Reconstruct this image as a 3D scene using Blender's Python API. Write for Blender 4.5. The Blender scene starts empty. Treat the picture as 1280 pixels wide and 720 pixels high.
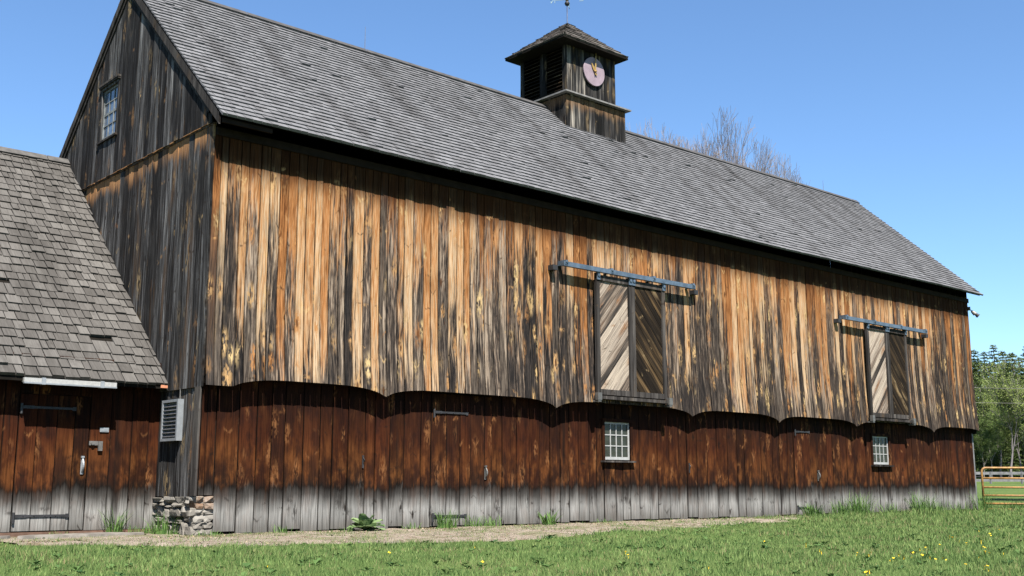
import bpy, bmesh, math, random
from math import sin, cos, pi, radians, exp, sqrt
from mathutils import Vector, Matrix
import numpy as np

# ------------------------------------------------------------------ camera, sky, sun, exposure
sc = bpy.context.scene
COL = sc.collection
cam_d = bpy.data.cameras.new('camera')
cam_d.lens = 38.925; cam_d.sensor_width = 36; cam_d.clip_end = 3000; cam_d.clip_start = 0.1
cam = bpy.data.objects.new('camera', cam_d); COL.objects.link(cam); sc.camera = cam
YAW, PITCH = radians(41.6025), radians(10.0788)
F0 = Vector((sin(YAW), cos(YAW), 0)); RR = Vector((cos(YAW), -sin(YAW), 0)); UP = Vector((0, 0, 1))
FF = F0*cos(PITCH) + UP*sin(PITCH); UU = UP*cos(PITCH) - F0*sin(PITCH)
CAM = Vector((-8.3154, -17.0558, 0.8379))
m4 = Matrix((RR, UU, -FF)).transposed().to_4x4(); m4.translation = CAM
cam.matrix_world = m4

SUN_AZ, SUN_EL = radians(25), radians(54)      # light travels towards +X sin, +Y cos
w = bpy.data.worlds.new('World'); sc.world = w; w.use_nodes = True
wn = w.node_tree; bg = wn.nodes['Background']
sky = wn.nodes.new('ShaderNodeTexSky'); sky.sky_type = 'NISHITA'; sky.sun_disc = False
sky.sun_elevation = SUN_EL; sky.sun_rotation = SUN_AZ + pi
sky.air_density = 1.0; sky.dust_density = 0.0; sky.ozone_density = 1.6; sky.altitude = 300
tint = wn.nodes.new('ShaderNodeMix'); tint.data_type = 'RGBA'; tint.blend_type = 'MULTIPLY'; tint.inputs[0].default_value = 1; tint.inputs[7].default_value = (.74, .92, 1.08, 1)
wn.links.new(sky.outputs[0], tint.inputs[6]); wn.links.new(tint.outputs[2], bg.inputs[0]); bg.inputs[1].default_value = 0.056
sun_d = bpy.data.lights.new('sun', 'SUN'); sun_d.energy = 5.0; sun_d.angle = radians(0.53); sun_d.color = (1, .95, .87)
sun = bpy.data.objects.new('sun', sun_d); COL.objects.link(sun)
sd = Vector((sin(SUN_AZ)*cos(SUN_EL), cos(SUN_AZ)*cos(SUN_EL), -sin(SUN_EL)))
sun.rotation_euler = sd.to_track_quat('-Z', 'Y').to_euler(); sun.location = (-20, -40, 60)
sc.view_settings.view_transform = 'Standard'; sc.view_settings.look = 'None'
sc.view_settings.exposure = 1.8; sc.view_settings.gamma = 1
sc.render.engine = 'CYCLES'
sc.render.resolution_x = 1024; sc.render.resolution_y = 576
random.seed(7); rs = np.random.RandomState(7)
R_ = random.uniform

# ------------------------------------------------------------------ mesh builder
class MB:
    def __init__(s): s.v = []; s.f = []; s.bc = []; s.rn = []; s.mi = []
    def vert(s, p, bc=(0, 0, 0), rn=(.5, .5, .5)):
        s.v.append((p[0], p[1], p[2])); s.bc.append(bc); s.rn.append(rn); return len(s.v)-1
    def face(s, ids, mi=0): s.f.append(tuple(ids)); s.mi.append(mi)
    def poly(s, pts, bc=None, rn=(.5, .5, .5), mi=0):
        s.face([s.vert(p, bc[i] if bc else (p[0]+p[1], p[2], rn[0]*50), rn) for i, p in enumerate(pts)], mi)
    def box(s, lo, hi, rn=None, mi=0, P=None):
        rn = rn or (R_(0, 1), R_(0, 1), R_(0, 1)); P = P or (lambda x, y, z: (x, y, z))
        ids = [s.vert(P(x, y, z), (x+y, z, rn[0]*50), rn) for x in (lo[0], hi[0]) for y in (lo[1], hi[1]) for z in (lo[2], hi[2])]
        for q in ((0, 1, 3, 2), (4, 6, 7, 5), (0, 4, 5, 1), (2, 3, 7, 6), (0, 2, 6, 4), (1, 5, 7, 3)): s.face([ids[i] for i in q], mi)
    def bar(s, a, b, w, h, up=(0, 0, 1), rn=None, mi=0, horiz=False):
        a = Vector(a); b = Vector(b); d = (b-a); L = d.length; d.normalize()
        x = d.cross(Vector(up)); x = x.normalized() if x.length > 1e-6 else Vector((1, 0, 0)); y = x.cross(d)
        rn = rn or (R_(0, 1), R_(0, 1), R_(0, 1)); ids = []
        for t, p in ((0, a), (L, b)):
            for i, j in ((-1, -1), (1, -1), (1, 1), (-1, 1)):
                ids.append(s.vert(p + x*(i*w/2) + y*(j*h/2), (i*w/2+j*h/2, t, rn[0]*50), rn))
        for q in ((3, 2, 1, 0), (4, 5, 6, 7), (0, 1, 5, 4), (1, 2, 6, 5), (2, 3, 7, 6), (3, 0, 4, 7)): s.face([ids[i] for i in q], mi)
    def tube(s, pts, rad, n=8, rn=(.5, .5, .5), cap=True, mi=0):
        pts = [Vector(p) for p in pts]; rings = []; u = None; L = 0
        for i, p in enumerate(pts):
            d = (pts[min(i+1, len(pts)-1)] - pts[max(i-1, 0)])
            if d.length < 1e-9: d = Vector((0, 0, 1))
            d.normalize()
            if u is None:
                u = d.orthogonal().normalized()
            else:
                u = u - d*u.dot(d); u = u.normalized() if u.length > 1e-6 else d.orthogonal().normalized()
            v = d.cross(u); r = rad[i] if isinstance(rad, (list, tuple)) else rad
            if i: L += (p-pts[i-1]).length
            rings.append([s.vert(p + (u*cos(2*pi*k/n) + v*sin(2*pi*k/n))*r, (k/n, L, rn[0]*50), rn) for k in range(n)])
        for a, b in zip(rings, rings[1:]):
            for k in range(n): s.face((a[k], a[(k+1) % n], b[(k+1) % n], b[k]), mi)
        if cap: s.face(rings[0][::-1], mi); s.face(rings[-1], mi)
    def lathe(s, prof, c, axis='z', n=16, rn=(.5, .5, .5)):
        rings = []
        for r, h in prof:
            ring = []
            for k in range(n):
                a = 2*pi*k/n; q = (r*cos(a), r*sin(a), h)
                if axis == 'y': q = (q[0], q[2], q[1])
                ring.append(s.vert((c[0]+q[0], c[1]+q[1], c[2]+q[2]), (a, h, 0), rn))
            rings.append(ring)
        for a, b in zip(rings, rings[1:]):
            for k in range(n): s.face((a[k], a[(k+1) % n], b[(k+1) % n], b[k]))
        s.face(rings[0][::-1]); s.face(rings[-1])
    def build(s, name, mat, parent=None, smooth=False):
        me = bpy.data.meshes.new(name); me.from_pydata(s.v, [], s.f)
        for m in (mat if isinstance(mat, (list, tuple)) else [mat]): me.materials.append(m)
        if any(s.mi): me.polygons.foreach_set('material_index', s.mi)
        for nm, dat in (('bc', s.bc), ('rnd', s.rn)):
            a = me.attributes.new(nm, 'FLOAT_VECTOR', 'POINT'); a.data.foreach_set('vector', np.array(dat, dtype=np.float32).ravel())
        if smooth: me.polygons.foreach_set('use_smooth', [True]*len(me.polygons))
        me.update()
        o = bpy.data.objects.new(name, me); COL.objects.link(o)
        if parent: o.parent = parent
        return o

def tag(o, label=None, cat=None, group=None, kind=None):
    for k, v in (('label', label), ('category', cat), ('group', group), ('kind', kind)):
        if v: o[k] = v
    return o
def empty(name, label, cat, group=None):
    o = bpy.data.objects.new(name, None); COL.objects.link(o); o.empty_display_size = .3
    return tag(o, label, cat, group)
def copy_tree(o, parent=None):
    c = o.copy(); COL.objects.link(c); c.parent = parent
    for ch in [k for k in bpy.data.objects if k.parent == o]: copy_tree(ch, c)
    return c

# ------------------------------------------------------------------ material helpers
class NT:
    def __init__(s, name):
        s.m = bpy.data.materials.new(name); s.m.use_nodes = True; s.t = s.m.node_tree
        s.p = s.t.nodes['Principled BSDF']; s.p.inputs['Roughness'].default_value = .85
        s.p.inputs['Specular IOR Level'].default_value = .05
    def n(s, ty, **k):
        x = s.t.nodes.new('ShaderNode'+ty)
        for a, b in k.items(): setattr(x, a, b)
        return x
    def inp(s, node, i, v):
        if v is None: return
        if isinstance(v, bpy.types.NodeSocket): s.t.links.new(v, node.inputs[i])
        else:
            t = node.inputs[i]
            if t.type == 'RGBA' and len(v) == 3: v = (*v, 1)
            t.default_value = v
    def math(s, op, a, b=None, c=None, clamp=False):
        x = s.n('Math', operation=op); x.use_clamp = clamp
        for i, v in enumerate((a, b, c)): s.inp(x, i, v)
        return x.outputs[0]
    def add(s, a, b): return s.math('ADD', a, b)
    def mul(s, a, b): return s.math('MULTIPLY', a, b)
    def step(s, x, lo, hi):
        q = s.n('MapRange'); q.interpolation_type = 'SMOOTHSTEP'
        s.inp(q, 0, x); s.inp(q, 1, lo); s.inp(q, 2, hi); return q.outputs[0]
    def mix(s, f, a, b, mode='MIX'):
        x = s.n('Mix', data_type='RGBA', blend_type=mode); s.inp(x, 0, f); s.inp(x, 6, a); s.inp(x, 7, b); return x.outputs[2]
    def vec(s, x, y, z=0.0):
        q = s.n('CombineXYZ'); s.inp(q, 0, x); s.inp(q, 1, y); s.inp(q, 2, z); return q.outputs[0]
    def sep(s, v):
        q = s.n('SeparateXYZ'); s.inp(q, 0, v); return q.outputs[0], q.outputs[1], q.outputs[2]
    def attr(s, name): return s.n('Attribute', attribute_name=name).outputs['Vector']
    def noise(s, v, scale, detail=3., rough=.55, dist=0.):
        q = s.n('TexNoise'); s.inp(q, 'Vector', v); s.inp(q, 'Scale', scale); s.inp(q, 'Detail', detail); s.inp(q, 'Roughness', rough); s.inp(q, 'Distortion', dist)
        return q.outputs[0]
    def voro(s, v, scale, feat='F1', rand=1.):
        q = s.n('TexVoronoi', feature=feat); s.inp(q, 'Vector', v); s.inp(q, 'Scale', scale); s.inp(q, 'Randomness', rand); return q
    def ramp(s, f, stops):
        q = s.n('ValToRGB'); e = q.color_ramp.elements
        while len(e) < len(stops): e.new(.5)
        for el, (p, c) in zip(e, stops): el.position = p; el.color = (*c, 1) if len(c) == 3 else c
        s.inp(q, 0, f); return q.outputs[0]
    def pos(s): return s.n('NewGeometry').outputs['Position']
    def bump(s, h, strength=.5, dist=.01):
        q = s.n('Bump'); s.inp(q, 'Height', h); s.inp(q, 'Strength', strength); s.inp(q, 'Distance', dist)
        s.t.links.new(q.outputs[0], s.p.inputs['Normal'])
    def out(s, col, rough=None):
        s.inp(s.p, 'Base Color', col)
        if rough is not None: s.inp(s.p, 'Roughness', rough)
        return s.m

def plain(name, col, rough=.6, metal=0., spec=.4, var=.25, sc_=6.):
    t = NT(name); n = t.noise(t.pos(), sc_, 4.)
    c = t.mix(t.step(n, .3, .7), tuple(x*(1-var) for x in col), tuple(min(1, x*(1+var)) for x in col))
    t.p.inputs['Metallic'].default_value = metal; t.p.inputs['Specular IOR Level'].default_value = spec
    return t.out(c, rough)

def wood(name, kind):
    """weathered vertical boards; attribute bc = (across board, along board, board seed)"""
    t = NT(name); bc = t.attr('bc'); u, v, sd_ = t.sep(bc); r1, r2, r3 = t.sep(t.attr('rnd'))
    px, py, pz = t.sep(t.pos())
    su = t.add(u, t.mul(sd_, 3.7))
    # knots
    kv = t.vec(t.mul(su, 4.2), t.mul(v, 1.35), sd_)
    kn = t.voro(kv, 1.0); kd = kn.outputs['Distance']; kc = t.sep(kn.outputs['Color'])
    ksize = t.add(.07, t.mul(kc[0], .11))
    knot = t.math('SUBTRACT', 1.0, t.step(kd, t.mul(ksize, .5), ksize))          # core
    halo = t.math('SUBTRACT', 1.0, t.step(kd, ksize, t.mul(ksize, 3.3)))
    pull = t.math('DIVIDE', .05, t.add(kd, .12))
    # grain
    wob = t.noise(t.vec(t.mul(su, 2.), t.mul(v, .8), sd_), 1.0, 2.)
    gx = t.add(t.add(t.mul(su, 1.), t.mul(pull, .11)), t.mul(wob, .12))
    g1 = t.noise(t.vec(t.mul(gx, 62.), t.mul(v, 1.6), sd_), 1.0, 3., .6)
    g2 = t.noise(t.vec(t.mul(gx, 19.), t.mul(v, .55), sd_), 1.0, 3., .6)
    big = t.noise(t.vec(t.mul(su, 7.), t.mul(v, .6), sd_), 1.0, 3., .55)
    streak = t.noise(t.vec(t.mul(px, 2.2), t.mul(py, 2.2), t.mul(v, .22)), 1.0, 3., .6)
    dvec = t.n('VectorMath', operation='SUBTRACT'); t.inp(dvec, 0, kv); t.inp(dvec, 1, kn.outputs['Position']); ddu, ddv, _ = t.sep(dvec.outputs[0])
    adu = t.math('ABSOLUTE', ddu)
    wing = t.mul(t.math('SUBTRACT', 1.0, t.step(t.math('ABSOLUTE', t.add(ddv, t.mul(adu, t.add(-.6, t.mul(kc[1], 1.0))))), .008, t.add(.03, t.mul(kc[2], .05)))), t.math('SUBTRACT', 1.0, t.step(adu, .2, .48)))
    wing = t.mul(wing, t.mul(t.step(kc[0], .35, .6), t.step(t.noise(t.vec(t.mul(su, 30.), t.mul(v, 14.), sd_), 1., 2.), .38, .6)))
    edge = t.math('SUBTRACT', 1.0, t.step(t.add(u, t.mul(t.math('SUBTRACT', g2, .5), .05)), .004, .022))
    b1 = t.math('SUBTRACT', r1, .5); b2 = t.math('SUBTRACT', r2, .5)
    cen = lambda x: t.mul(t.math('SUBTRACT', x, .5), 1.55)
    K = .35
    if kind == 'lower': K = .21
    if kind == 'gable': K = .40
    if kind == 'upper':
        h = t.math('DIVIDE', t.math('SUBTRACT', 6.55, pz), 4.0)
        right = t.step(px, 6., 22.)
        g3 = t.step(t.noise(t.vec(t.mul(gx, 26.), t.mul(v, 1.25), t.add(sd_, 9.)), 1.0, 4., .7), .32, .68); g4 = t.step(t.noise(t.vec(t.mul(gx, 42.), t.mul(v, 2.4), t.add(sd_, 2.)), 1.0, 3., .65), .34, .64)
        wv = t.add(t.mul(h, .76), t.add(t.mul(cen(big), .7), t.mul(cen(g3), .27)))
        wv = t.add(wv, t.mul(right, .22))
        wv = t.add(wv, t.add(t.mul(b1, .95), t.mul(cen(streak), .3)))
        wv = t.add(wv, t.mul(t.math('SUBTRACT', 1.0, t.step(pz, 2.5, 3.3)), .1))
        wf = t.step(wv, .22, .66)
        warm = t.ramp(t.add(t.add(t.mul(cen(g4), .24), .45), t.add(t.mul(b2, .7), t.mul(h, .30))), [(0., (.16, .055, .018)), (.22, (.38, .155, .052)), (.47, (.57, .25, .09)), (.74, (.74, .43, .215)), (1., (.80, .58, .37))])
        mot = t.noise(t.vec(t.mul(su, 24.), t.mul(v, 7.), sd_), 1., 4., .65)
        gcol = t.ramp(t.add(t.add(t.add(.57, t.mul(cen(mot), .22)), t.mul(cen(g3), -.32)), t.add(t.mul(cen(g4), .46), t.mul(t.math('SUBTRACT', r3, .5), .8))), [(0., (.015, .014, .015)), (.25, (.048, .042, .040)), (.5, (.145, .11, .088)), (.75, (.29, .215, .16)), (1., (.52, .41, .31))])
        gcol = t.mix(t.mul(right, .5), gcol, t.mix(.55, gcol, (.10, .055, .028)))
        base = t.mix(wf, warm, gcol)
        blk = t.mul(t.step(t.add(t.mul(wv, .35), t.noise(t.vec(t.mul(su, 9.), t.mul(v, .3), t.add(sd_, 4.)), 1.0, 3., .55)), .72, .84), .7)
        base = t.mix(blk, base, t.mix(mot, (.016, .016, .018), (.055, .046, .042)))
        base = t.mix(t.mul(edge, t.mul(t.step(h, -.1, .5), .75)), base, (.03, .027, .026))
        base = t.mix(t.mul(t.math('SUBTRACT', 1., t.step(t.add(px, t.mul(cen(g3), .25)), .05, .5)), t.mul(t.step(h, .15, .55), .85)), base, t.mix(g2, (.028, .026, .027), (.11, .095, .085)))
        top = t.step(pz, 5.85, 6.5)  # sheltered redder wood, also darkened to paint in deeper eave shade
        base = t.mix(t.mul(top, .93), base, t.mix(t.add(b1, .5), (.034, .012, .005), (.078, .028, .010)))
        knotc = t.mix(kc[1], (.035, .02, .012), (.20, .075, .026)); haloc = t.mix(kc[1], (.95, .68, .33), (.62, .28, .10)); halof = t.mul(t.mul(t.mul(halo, t.math('SUBTRACT', 1., t.mul(top, .9))), t.step(t.noise(t.vec(t.mul(su, 34.), t.mul(v, 9.), sd_), 1., 2.), .40, .55)), t.step(kc[2], .05, .45))
    elif kind == 'lower':
        z = t.add(pz, t.add(t.mul(cen(big), .14), t.add(t.mul(b1, .085), t.mul(cen(g2), .16))))
        z = t.add(z, t.mul(cen(streak), .16))
        f = t.math('DIVIDE', z, 2.6)
        base = t.ramp(f, [(.0, (.50, .48, .45)), (.15, (.66, .645, .61)), (.245, (.15, .14, .13)), (.305, (.026, .020, .017)), (.38, (.085, .036, .017)), (.50, (.19, .066, .021)), (.63, (.135, .041, .015)), (.78, (.07, .024, .012)), (.92, (.032, .015, .011))])  # dark-brown upper boards; last stops also paint in shade under the overhang
        blot = t.noise(t.vec(t.mul(t.add(gx, t.mul(pull, .25)), 6.), t.mul(v, 2.2), t.add(sd_, 3.)), 1.0, 4., .6)
        base = t.mix(t.mul(t.mul(r1, .6), t.step(f, .29, .38)), base, (.115, .030, .013)); base = t.mix(t.mul(t.step(r3, .55, 1.), t.mul(t.step(f, .3, .36), .65)), base, (.045, .018, .011))
        low = t.mul(t.step(f, .29, .36), t.math('SUBTRACT', 1., t.step(f, .45, .68)))
        base = t.mix(t.mul(t.add(t.mul(low, .75), .12), t.step(blot, .46, .66)), base, t.mix(r2, (.40, .15, .045), (.26, .085, .026)))
        base = t.mix(t.mul(t.step(f, .3, .4), t.mul(t.math('SUBTRACT', 1., t.step(blot, .36, .5)), .6)), base, (.04, .016, .012))
        base = t.mix(t.mul(edge, .75), base, (.02, .015, .013))
        lum = t.add(.62, t.mul(t.add(t.mul(r2, .55), t.mul(g2, .65)), .75))
        base = t.mix(1.0, base, t.vec(lum, lum, lum), 'MULTIPLY')
        dark = t.mul(t.step(t.add(t.mul(big, .6), t.mul(streak, .6)), .66, .82), .75)
        base = t.mix(dark, base, (.022, .017, .015))
        # damp dirt and moss at the foot
        foot = t.mul(t.math('SUBTRACT', 1.0, t.step(t.add(pz, t.mul(cen(streak), .3)), .05, .3)), .35)
        base = t.mix(foot, base, (.13, .125, .095))
        knotc = (.03, .015, .01); haloc = t.mix(t.step(f, .3, .36), (.14, .13, .12), (.58, .25, .095)); halof = t.mul(t.mul(halo, t.step(t.noise(t.vec(t.mul(su, 34.), t.mul(v, 9.), sd_), 1., 2.), .42, .58)), t.mul(t.step(kc[2], .2, .7), .8))
    elif kind == 'gable':
        gs = t.step(t.noise(t.vec(t.mul(gx, 34.), t.mul(v, 1.1), t.add(sd_, 2.)), 1.0, 4., .7), .34, .66)
        wv = t.add(t.add(t.add(.56, t.mul(cen(big), .6)), t.mul(cen(gs), -.28)), t.add(t.mul(cen(g2), .6), t.mul(b1, .45)))
        wv = t.add(wv, t.mul(edge, .3))
        base = t.ramp(wv, [(0., (.40, .39, .38)), (.22, (.20, .197, .197)), (.42, (.10, .097, .096)), (.62, (.042, .04, .04)), (1., (.016, .015, .015))])
        # bare wood sheltered below the ledge, fading down in uneven tongues
        dz = t.math('SUBTRACT', 6.98, pz)
        dep = t.add(-.05, t.mul(t.noise(t.vec(t.mul(py, 5.), t.mul(sd_, 1.), .5), 1.0, 3.), .95))
        sh = t.mul(t.math('SUBTRACT', 1.0, t.step(dz, t.mul(dep, .35), dep)), t.step(dz, -.02, .0))
        base = t.mix(t.mul(sh, t.step(t.add(t.mul(r2, .6), t.mul(g2, .5)), .35, .75)), base, t.mix(g2, (.40, .16, .055), (.72, .43, .22)))
        warm = t.mul(t.step(t.add(t.mul(big, .5), t.mul(streak, .6)), .60, .72), t.math('SUBTRACT', 1.0, t.step(pz, 6.4, 7.0)))
        base = t.mix(t.mul(warm, .5), base, (.21, .12, .06))
        knotc = (.025, .02, .018); haloc = t.mix(kc[1], (.52, .38, .2), (.34, .16, .07)); halof = t.mul(t.mul(halo, t.step(t.noise(t.vec(t.mul(su, 34.), t.mul(v, 9.), sd_), 1., 2.), .42, .56)), t.mul(t.step(kc[2], .3, .75), .8))
    elif kind == 'cupola':
        h = t.math('SUBTRACT', 12.3, pz)
        wv = t.add(t.add(.62, t.mul(cen(big), 1.2)), t.add(t.mul(cen(g2), .9), t.mul(b1, .4)))
        dz = t.math('SUBTRACT', 11.15, pz); sh = t.mul(t.math('SUBTRACT', 1.0, t.step(t.add(dz, t.mul(cen(big), .5)), .1, .4)), t.step(dz, 0., .02))
        base = t.ramp(wv, [(0., (.60, .54, .46)), (.25, (.34, .31, .27)), (.42, (.11, .105, .10)), (.65, (.042, .04, .041)), (1., (.016, .016, .016))])
        base = t.mix(t.mul(sh, .75), base, t.mix(g2, (.20, .085, .03), (.46, .30, .17)))
        knotc = (.03, .02, .018); haloc = (.42, .3, .16); halof = t.mul(halo, t.mul(kc[2], .5))
    elif kind == 'pale':      # bleached diagonal boards
        wv = t.add(t.add(.40, t.mul(cen(big), .75)), t.add(t.mul(cen(g2), .6), t.mul(b1, .75)))
        base = t.ramp(wv, [(0., (.74, .62, .49)), (.4, (.58, .48, .39)), (.60, (.34, .26, .20)), (.8, (.10, .085, .075)), (1., (.04, .036, .033))])
        knotc = (.06, .03, .02); haloc = (.42, .20, .085); halof = t.mul(halo, t.mul(kc[2], .7))
    elif kind == 'dark':      # unbleached diagonal boards
        wv = t.add(t.add(.45, t.mul(cen(big), .9)), t.add(t.mul(cen(g2), .8), t.mul(b1, .5)))
        base = t.ramp(wv, [(0., (.30, .19, .09)), (.25, (.10, .066, .036)), (.48, (.04, .029, .02)), (1., (.016, .013, .011))])
        knotc = (.05, .03, .02); haloc = (.42, .30, .16); halof = t.mul(halo, t.mul(t.step(kc[2], .5, .9), .8))
    else:                     # grey frame timber
        wv = t.add(t.add(.5, t.mul(cen(big), .9)), t.add(t.mul(cen(g2), .7), t.mul(b1, .5)))
        base = t.ramp(wv, [(0., (.22, .20, .18)), (.4, (.10, .09, .085)), (.75, (.05, .045, .042)), (1., (.02, .018, .017))])
        knotc = (.03, .02, .02); haloc = (.2, .14, .09); halof = t.mul(halo, t.mul(kc[2], .4))
    base = t.mix(t.mul(wing, .7), base, t.mix(t.step(kc[2], .55, .7), (.035, .022, .016), haloc))
    base = t.mix(halof, base, haloc)
    base = t.mix(t.mul(knot, .85), base, knotc)
    fine = t.mul(t.add(.50, t.mul(t.step(g1, .28, .62), .62)), K)
    base = t.mix(1.0, base, t.vec(fine, fine, fine), 'MULTIPLY')
    t.bump(t.add(t.mul(g1, .6), t.add(t.mul(g2, .5), t.mul(knot, .5))), .55, .012)
    return t.out(base, .88)

def shingle_mat(name, cols, dark):
    t = NT(name); u, v, s_ = t.sep(t.attr('bc')); r1, r2, r3 = t.sep(t.attr('rnd')); p = t.pos()
    g = t.noise(t.vec(t.mul(t.add(u, t.mul(s_, 5.)), 45.), t.mul(v, 3.), s_), 1., 3.)
    pat = t.noise(p, .55, 4.); pat2 = t.noise(p, 5., 3.)
    f = t.add(t.mul(r1, .42), t.add(t.mul(pat, .30), t.mul(t.add(.5, t.mul(t.math('SUBTRACT', g, .5), 2.2)), .34)))
    c = t.ramp(f, [(.2, cols[0]), (.5, cols[1]), (.85, cols[2])])
    st_ = t.noise(t.vec(t.mul(t.sep(p)[0], 1.6), t.mul(t.sep(p)[2], .35), 0.), 1., 4., .6); c = t.mix(t.mul(t.step(st_, .48, .68), .55), c, dark)
    c = t.mix(t.mul(t.step(r2, .8, 1.), .3), c, dark)
    c = t.mix(t.mul(t.step(pat2, .55, .75), .35), c, dark)
    t.bump(g, .4, .006); return t.out(c, .8)

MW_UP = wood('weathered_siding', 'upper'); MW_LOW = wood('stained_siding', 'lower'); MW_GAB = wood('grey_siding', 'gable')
MW_CUP = wood('cupola_siding', 'cupola'); MW_PALE = wood('bleached_planks', 'pale'); MW_DARK = wood('dark_planks', 'dark'); MW_FR = wood('grey_timber', 'frame')
M_BLACK = plain('dark_interior', (.012, .010, .009), .95, spec=0)
M_SH = shingle_mat('roof_shingles', ((.074, .074, .078), (.092, .092, .097), (.118, .118, .124)), (.04, .038, .038))
M_SHS = shingle_mat('shed_shakes', ((.042, .039, .036), (.062, .058, .054), (.092, .087, .081)), (.026, .024, .022))
M_STEEL = plain('galvanised_rail', (0.065, 0.091, 0.121), .45, .35, .5)
M_LTMET = plain('pale_metal', (0.166, 0.178, 0.191), .45, .2, .5, .12)
M_WHITE = plain('white_paint', (.215, .215, .21), .6, 0, .4, .12, 20)
M_IRON = plain('black_iron', (.02, .02, .022), .6, .3, .4)
M_OLDMET = plain('worn_metal', (0.111, 0.105, 0.098), .5, .5, .4)
M_GLASS = plain('window_glass', (.020, .022, .017), .15, 0, .22, .3, 5)
_g = M_GLASS.node_tree; _n = _g.nodes.new('ShaderNodeTexNoise'); _n.inputs['Scale'].default_value = 7; _b = _g.nodes.new('ShaderNodeBump'); _b.inputs['Strength'].default_value = .25; _b.inputs['Distance'].default_value = .02
_g.links.new(_n.outputs[0], _b.inputs['Height']); _g.links.new(_b.outputs[0], _g.nodes['Principled BSDF'].inputs['Normal'])
M_GLASSB = plain('sky_window_glass', (.06, .08, .11), .06, 0, .8, .3, 5)
M_CLOCK = plain('clock_enamel', (0.175, 0.135, 0.157), .6, 0, .3, .12, 5)
M_GOLD = plain('gilt', (0.280, 0.182, 0.056), .4, .3, .5, .2)
M_RUST = plain('rusty_orange_pipe', (.20, .105, .03), .6, .1, .4, .35, 9)
M_GREYWOOD = plain('silvered_rails', (0.098, 0.098, 0.101), .85, 0, .2, .25, 3)
M_MORTAR = plain('mortar', (0.059, 0.054, 0.046), .95, 0, .1, .4, 14)
def stone_mat():
    t = NT('field_stone'); r1, r2, r3 = t.sep(t.attr('rnd')); n = t.noise(t.pos(), 16., 5.)
    c = t.ramp(t.add(t.mul(r1, .8), t.mul(n, .25)), [(0., (.06, .055, .05)), (.35, (.125, .115, .10)), (.62, (.18, .168, .15)), (.8, (.11, .066, .04)), (1., (.15, .135, .118))])
    c = t.mix(t.mul(t.step(n, .5, .7), .5), c, (.13, .12, .10)); t.bump(n, .7, .02); return t.out(c, .9)
M_STONE = stone_mat()

# ------------------------------------------------------------------ ground
def gz(x, y):
    """height of the land: level round the barn, the pasture rises away from it"""
    d = (Vector((x, y, 0)) - CAM).dot(F0)
    r = max(0., d-38.)
    z = .000195*r*r if r < 60 else .000195*3600 + .0234*(r-60)
    if d > 150: z += .10*(min(d, 260)-150)
    return z + .02*sin(x*.7)*cos(y*.9)*(1 if y < -1.5 else 0)
def dirt(x, y):
    """1 where the strip of bare dirt lies along the foot of the wall"""
    wob = .22*sin(x*1.3)+.16*sin(x*3.1+1)+.10*sin(x*7.7)
    if x < -3.0 or x > 17.5 or y > .4: return 0
    return 1 if y > float(np.interp(x, [-3., -2.2, -1.2, .5, 2.2, 4.3, 7.4, 11.3, 13.5, 17.5], [-.5, -1.2, -2.6, -3.3, -3.9, -3.8, -3.3, -2.2, -1.6, -.2]))+wob else 0
def ground():
    mb = MB(); 
    xs = np.concatenate([np.linspace(-900, -60, 8), np.linspace(-50, 110, 81), np.linspace(130, 900, 12)])
    ys = np.concatenate([np.linspace(-300, -40, 6), np.linspace(-34, 130, 83), np.linspace(150, 900, 14)])
    ids = {}
    for i, x in enumerate(xs):
        for j, y in enumerate(ys): ids[i, j] = mb.vert((x, y, gz(x, y)))
    for i in range(len(xs)-1):
        for j in range(len(ys)-1): mb.face((ids[i, j], ids[i+1, j], ids[i+1, j+1], ids[i, j+1]))
    t = NT('lawn_soil'); p = t.pos(); n1 = t.noise(p, .45, 4.); n2 = t.noise(p, 14., 5.); n3 = t.noise(p, 70., 3.)
    c = t.ramp(t.add(t.mul(n1, .5), t.mul(n2, .5)), [(.25, (.035, .062, .016)), (.5, (.065, .10, .028)), (.7, (.10, .112, .042)), (.85, (.13, .11, .06))])
    c = t.mix(t.mul(n3, .5), c, (.04, .06, .02)); t.bump(n3, .8, .03)
    o = mb.build('ground', t.out(c, .95), smooth=True); tag(o, kind='structure')
ground()
def dirt_sheet():
    mb = MB(); xs = np.linspace(-2.9, 17.4, 170); prev = None
    for x in xs:
        ys = np.linspace(-6.4, .38, 90); lo = min([y for y in ys if dirt(x, y)], default=None)
        if lo is None: prev = None; continue
        lo += R_(-.07, .07); yb = .35 if x > .05 else 1.6
        col = [mb.vert((x, lo+(yb-lo)*k/16, gz(x, min(lo+(yb-lo)*k/16, -1.6))+.012+(.012 if 0 < k else -.03)+R_(0, .02)+.012*sin(x*5.+k)*sin(k*1.3+x*2.1))) for k in range(17)]
        if prev: [mb.face((prev[k], col[k], col[k+1], prev[k+1])) for k in range(16)]
        prev = col
    t = NT('dry_dirt'); p = t.pos(); n2 = t.noise(p, 9., 6., .65); n3 = t.noise(p, 60., 4., .7); n1 = t.noise(p, 1.2, 3.)
    c = t.ramp(t.add(t.mul(n2, .5), t.mul(n3, .5)), [(.3, (.10, .08, .062)), (.5, (.215, .178, .142)), (.68, (.29, .25, .205))])
    n5 = t.noise(p, 3.5, 4., .6); c = t.mix(t.mul(t.step(n1, .48, .62), .5), c, (.09, .10, .04)); c = t.mix(t.mul(t.step(n5, .54, .64), .6), c, (.085, .06, .038)); t.bump(t.add(n3, n2), .9, .04)
    tag(mb.build('dirt_strip', t.out(c, .95), smooth=True), kind='structure')
dirt_sheet()
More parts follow.
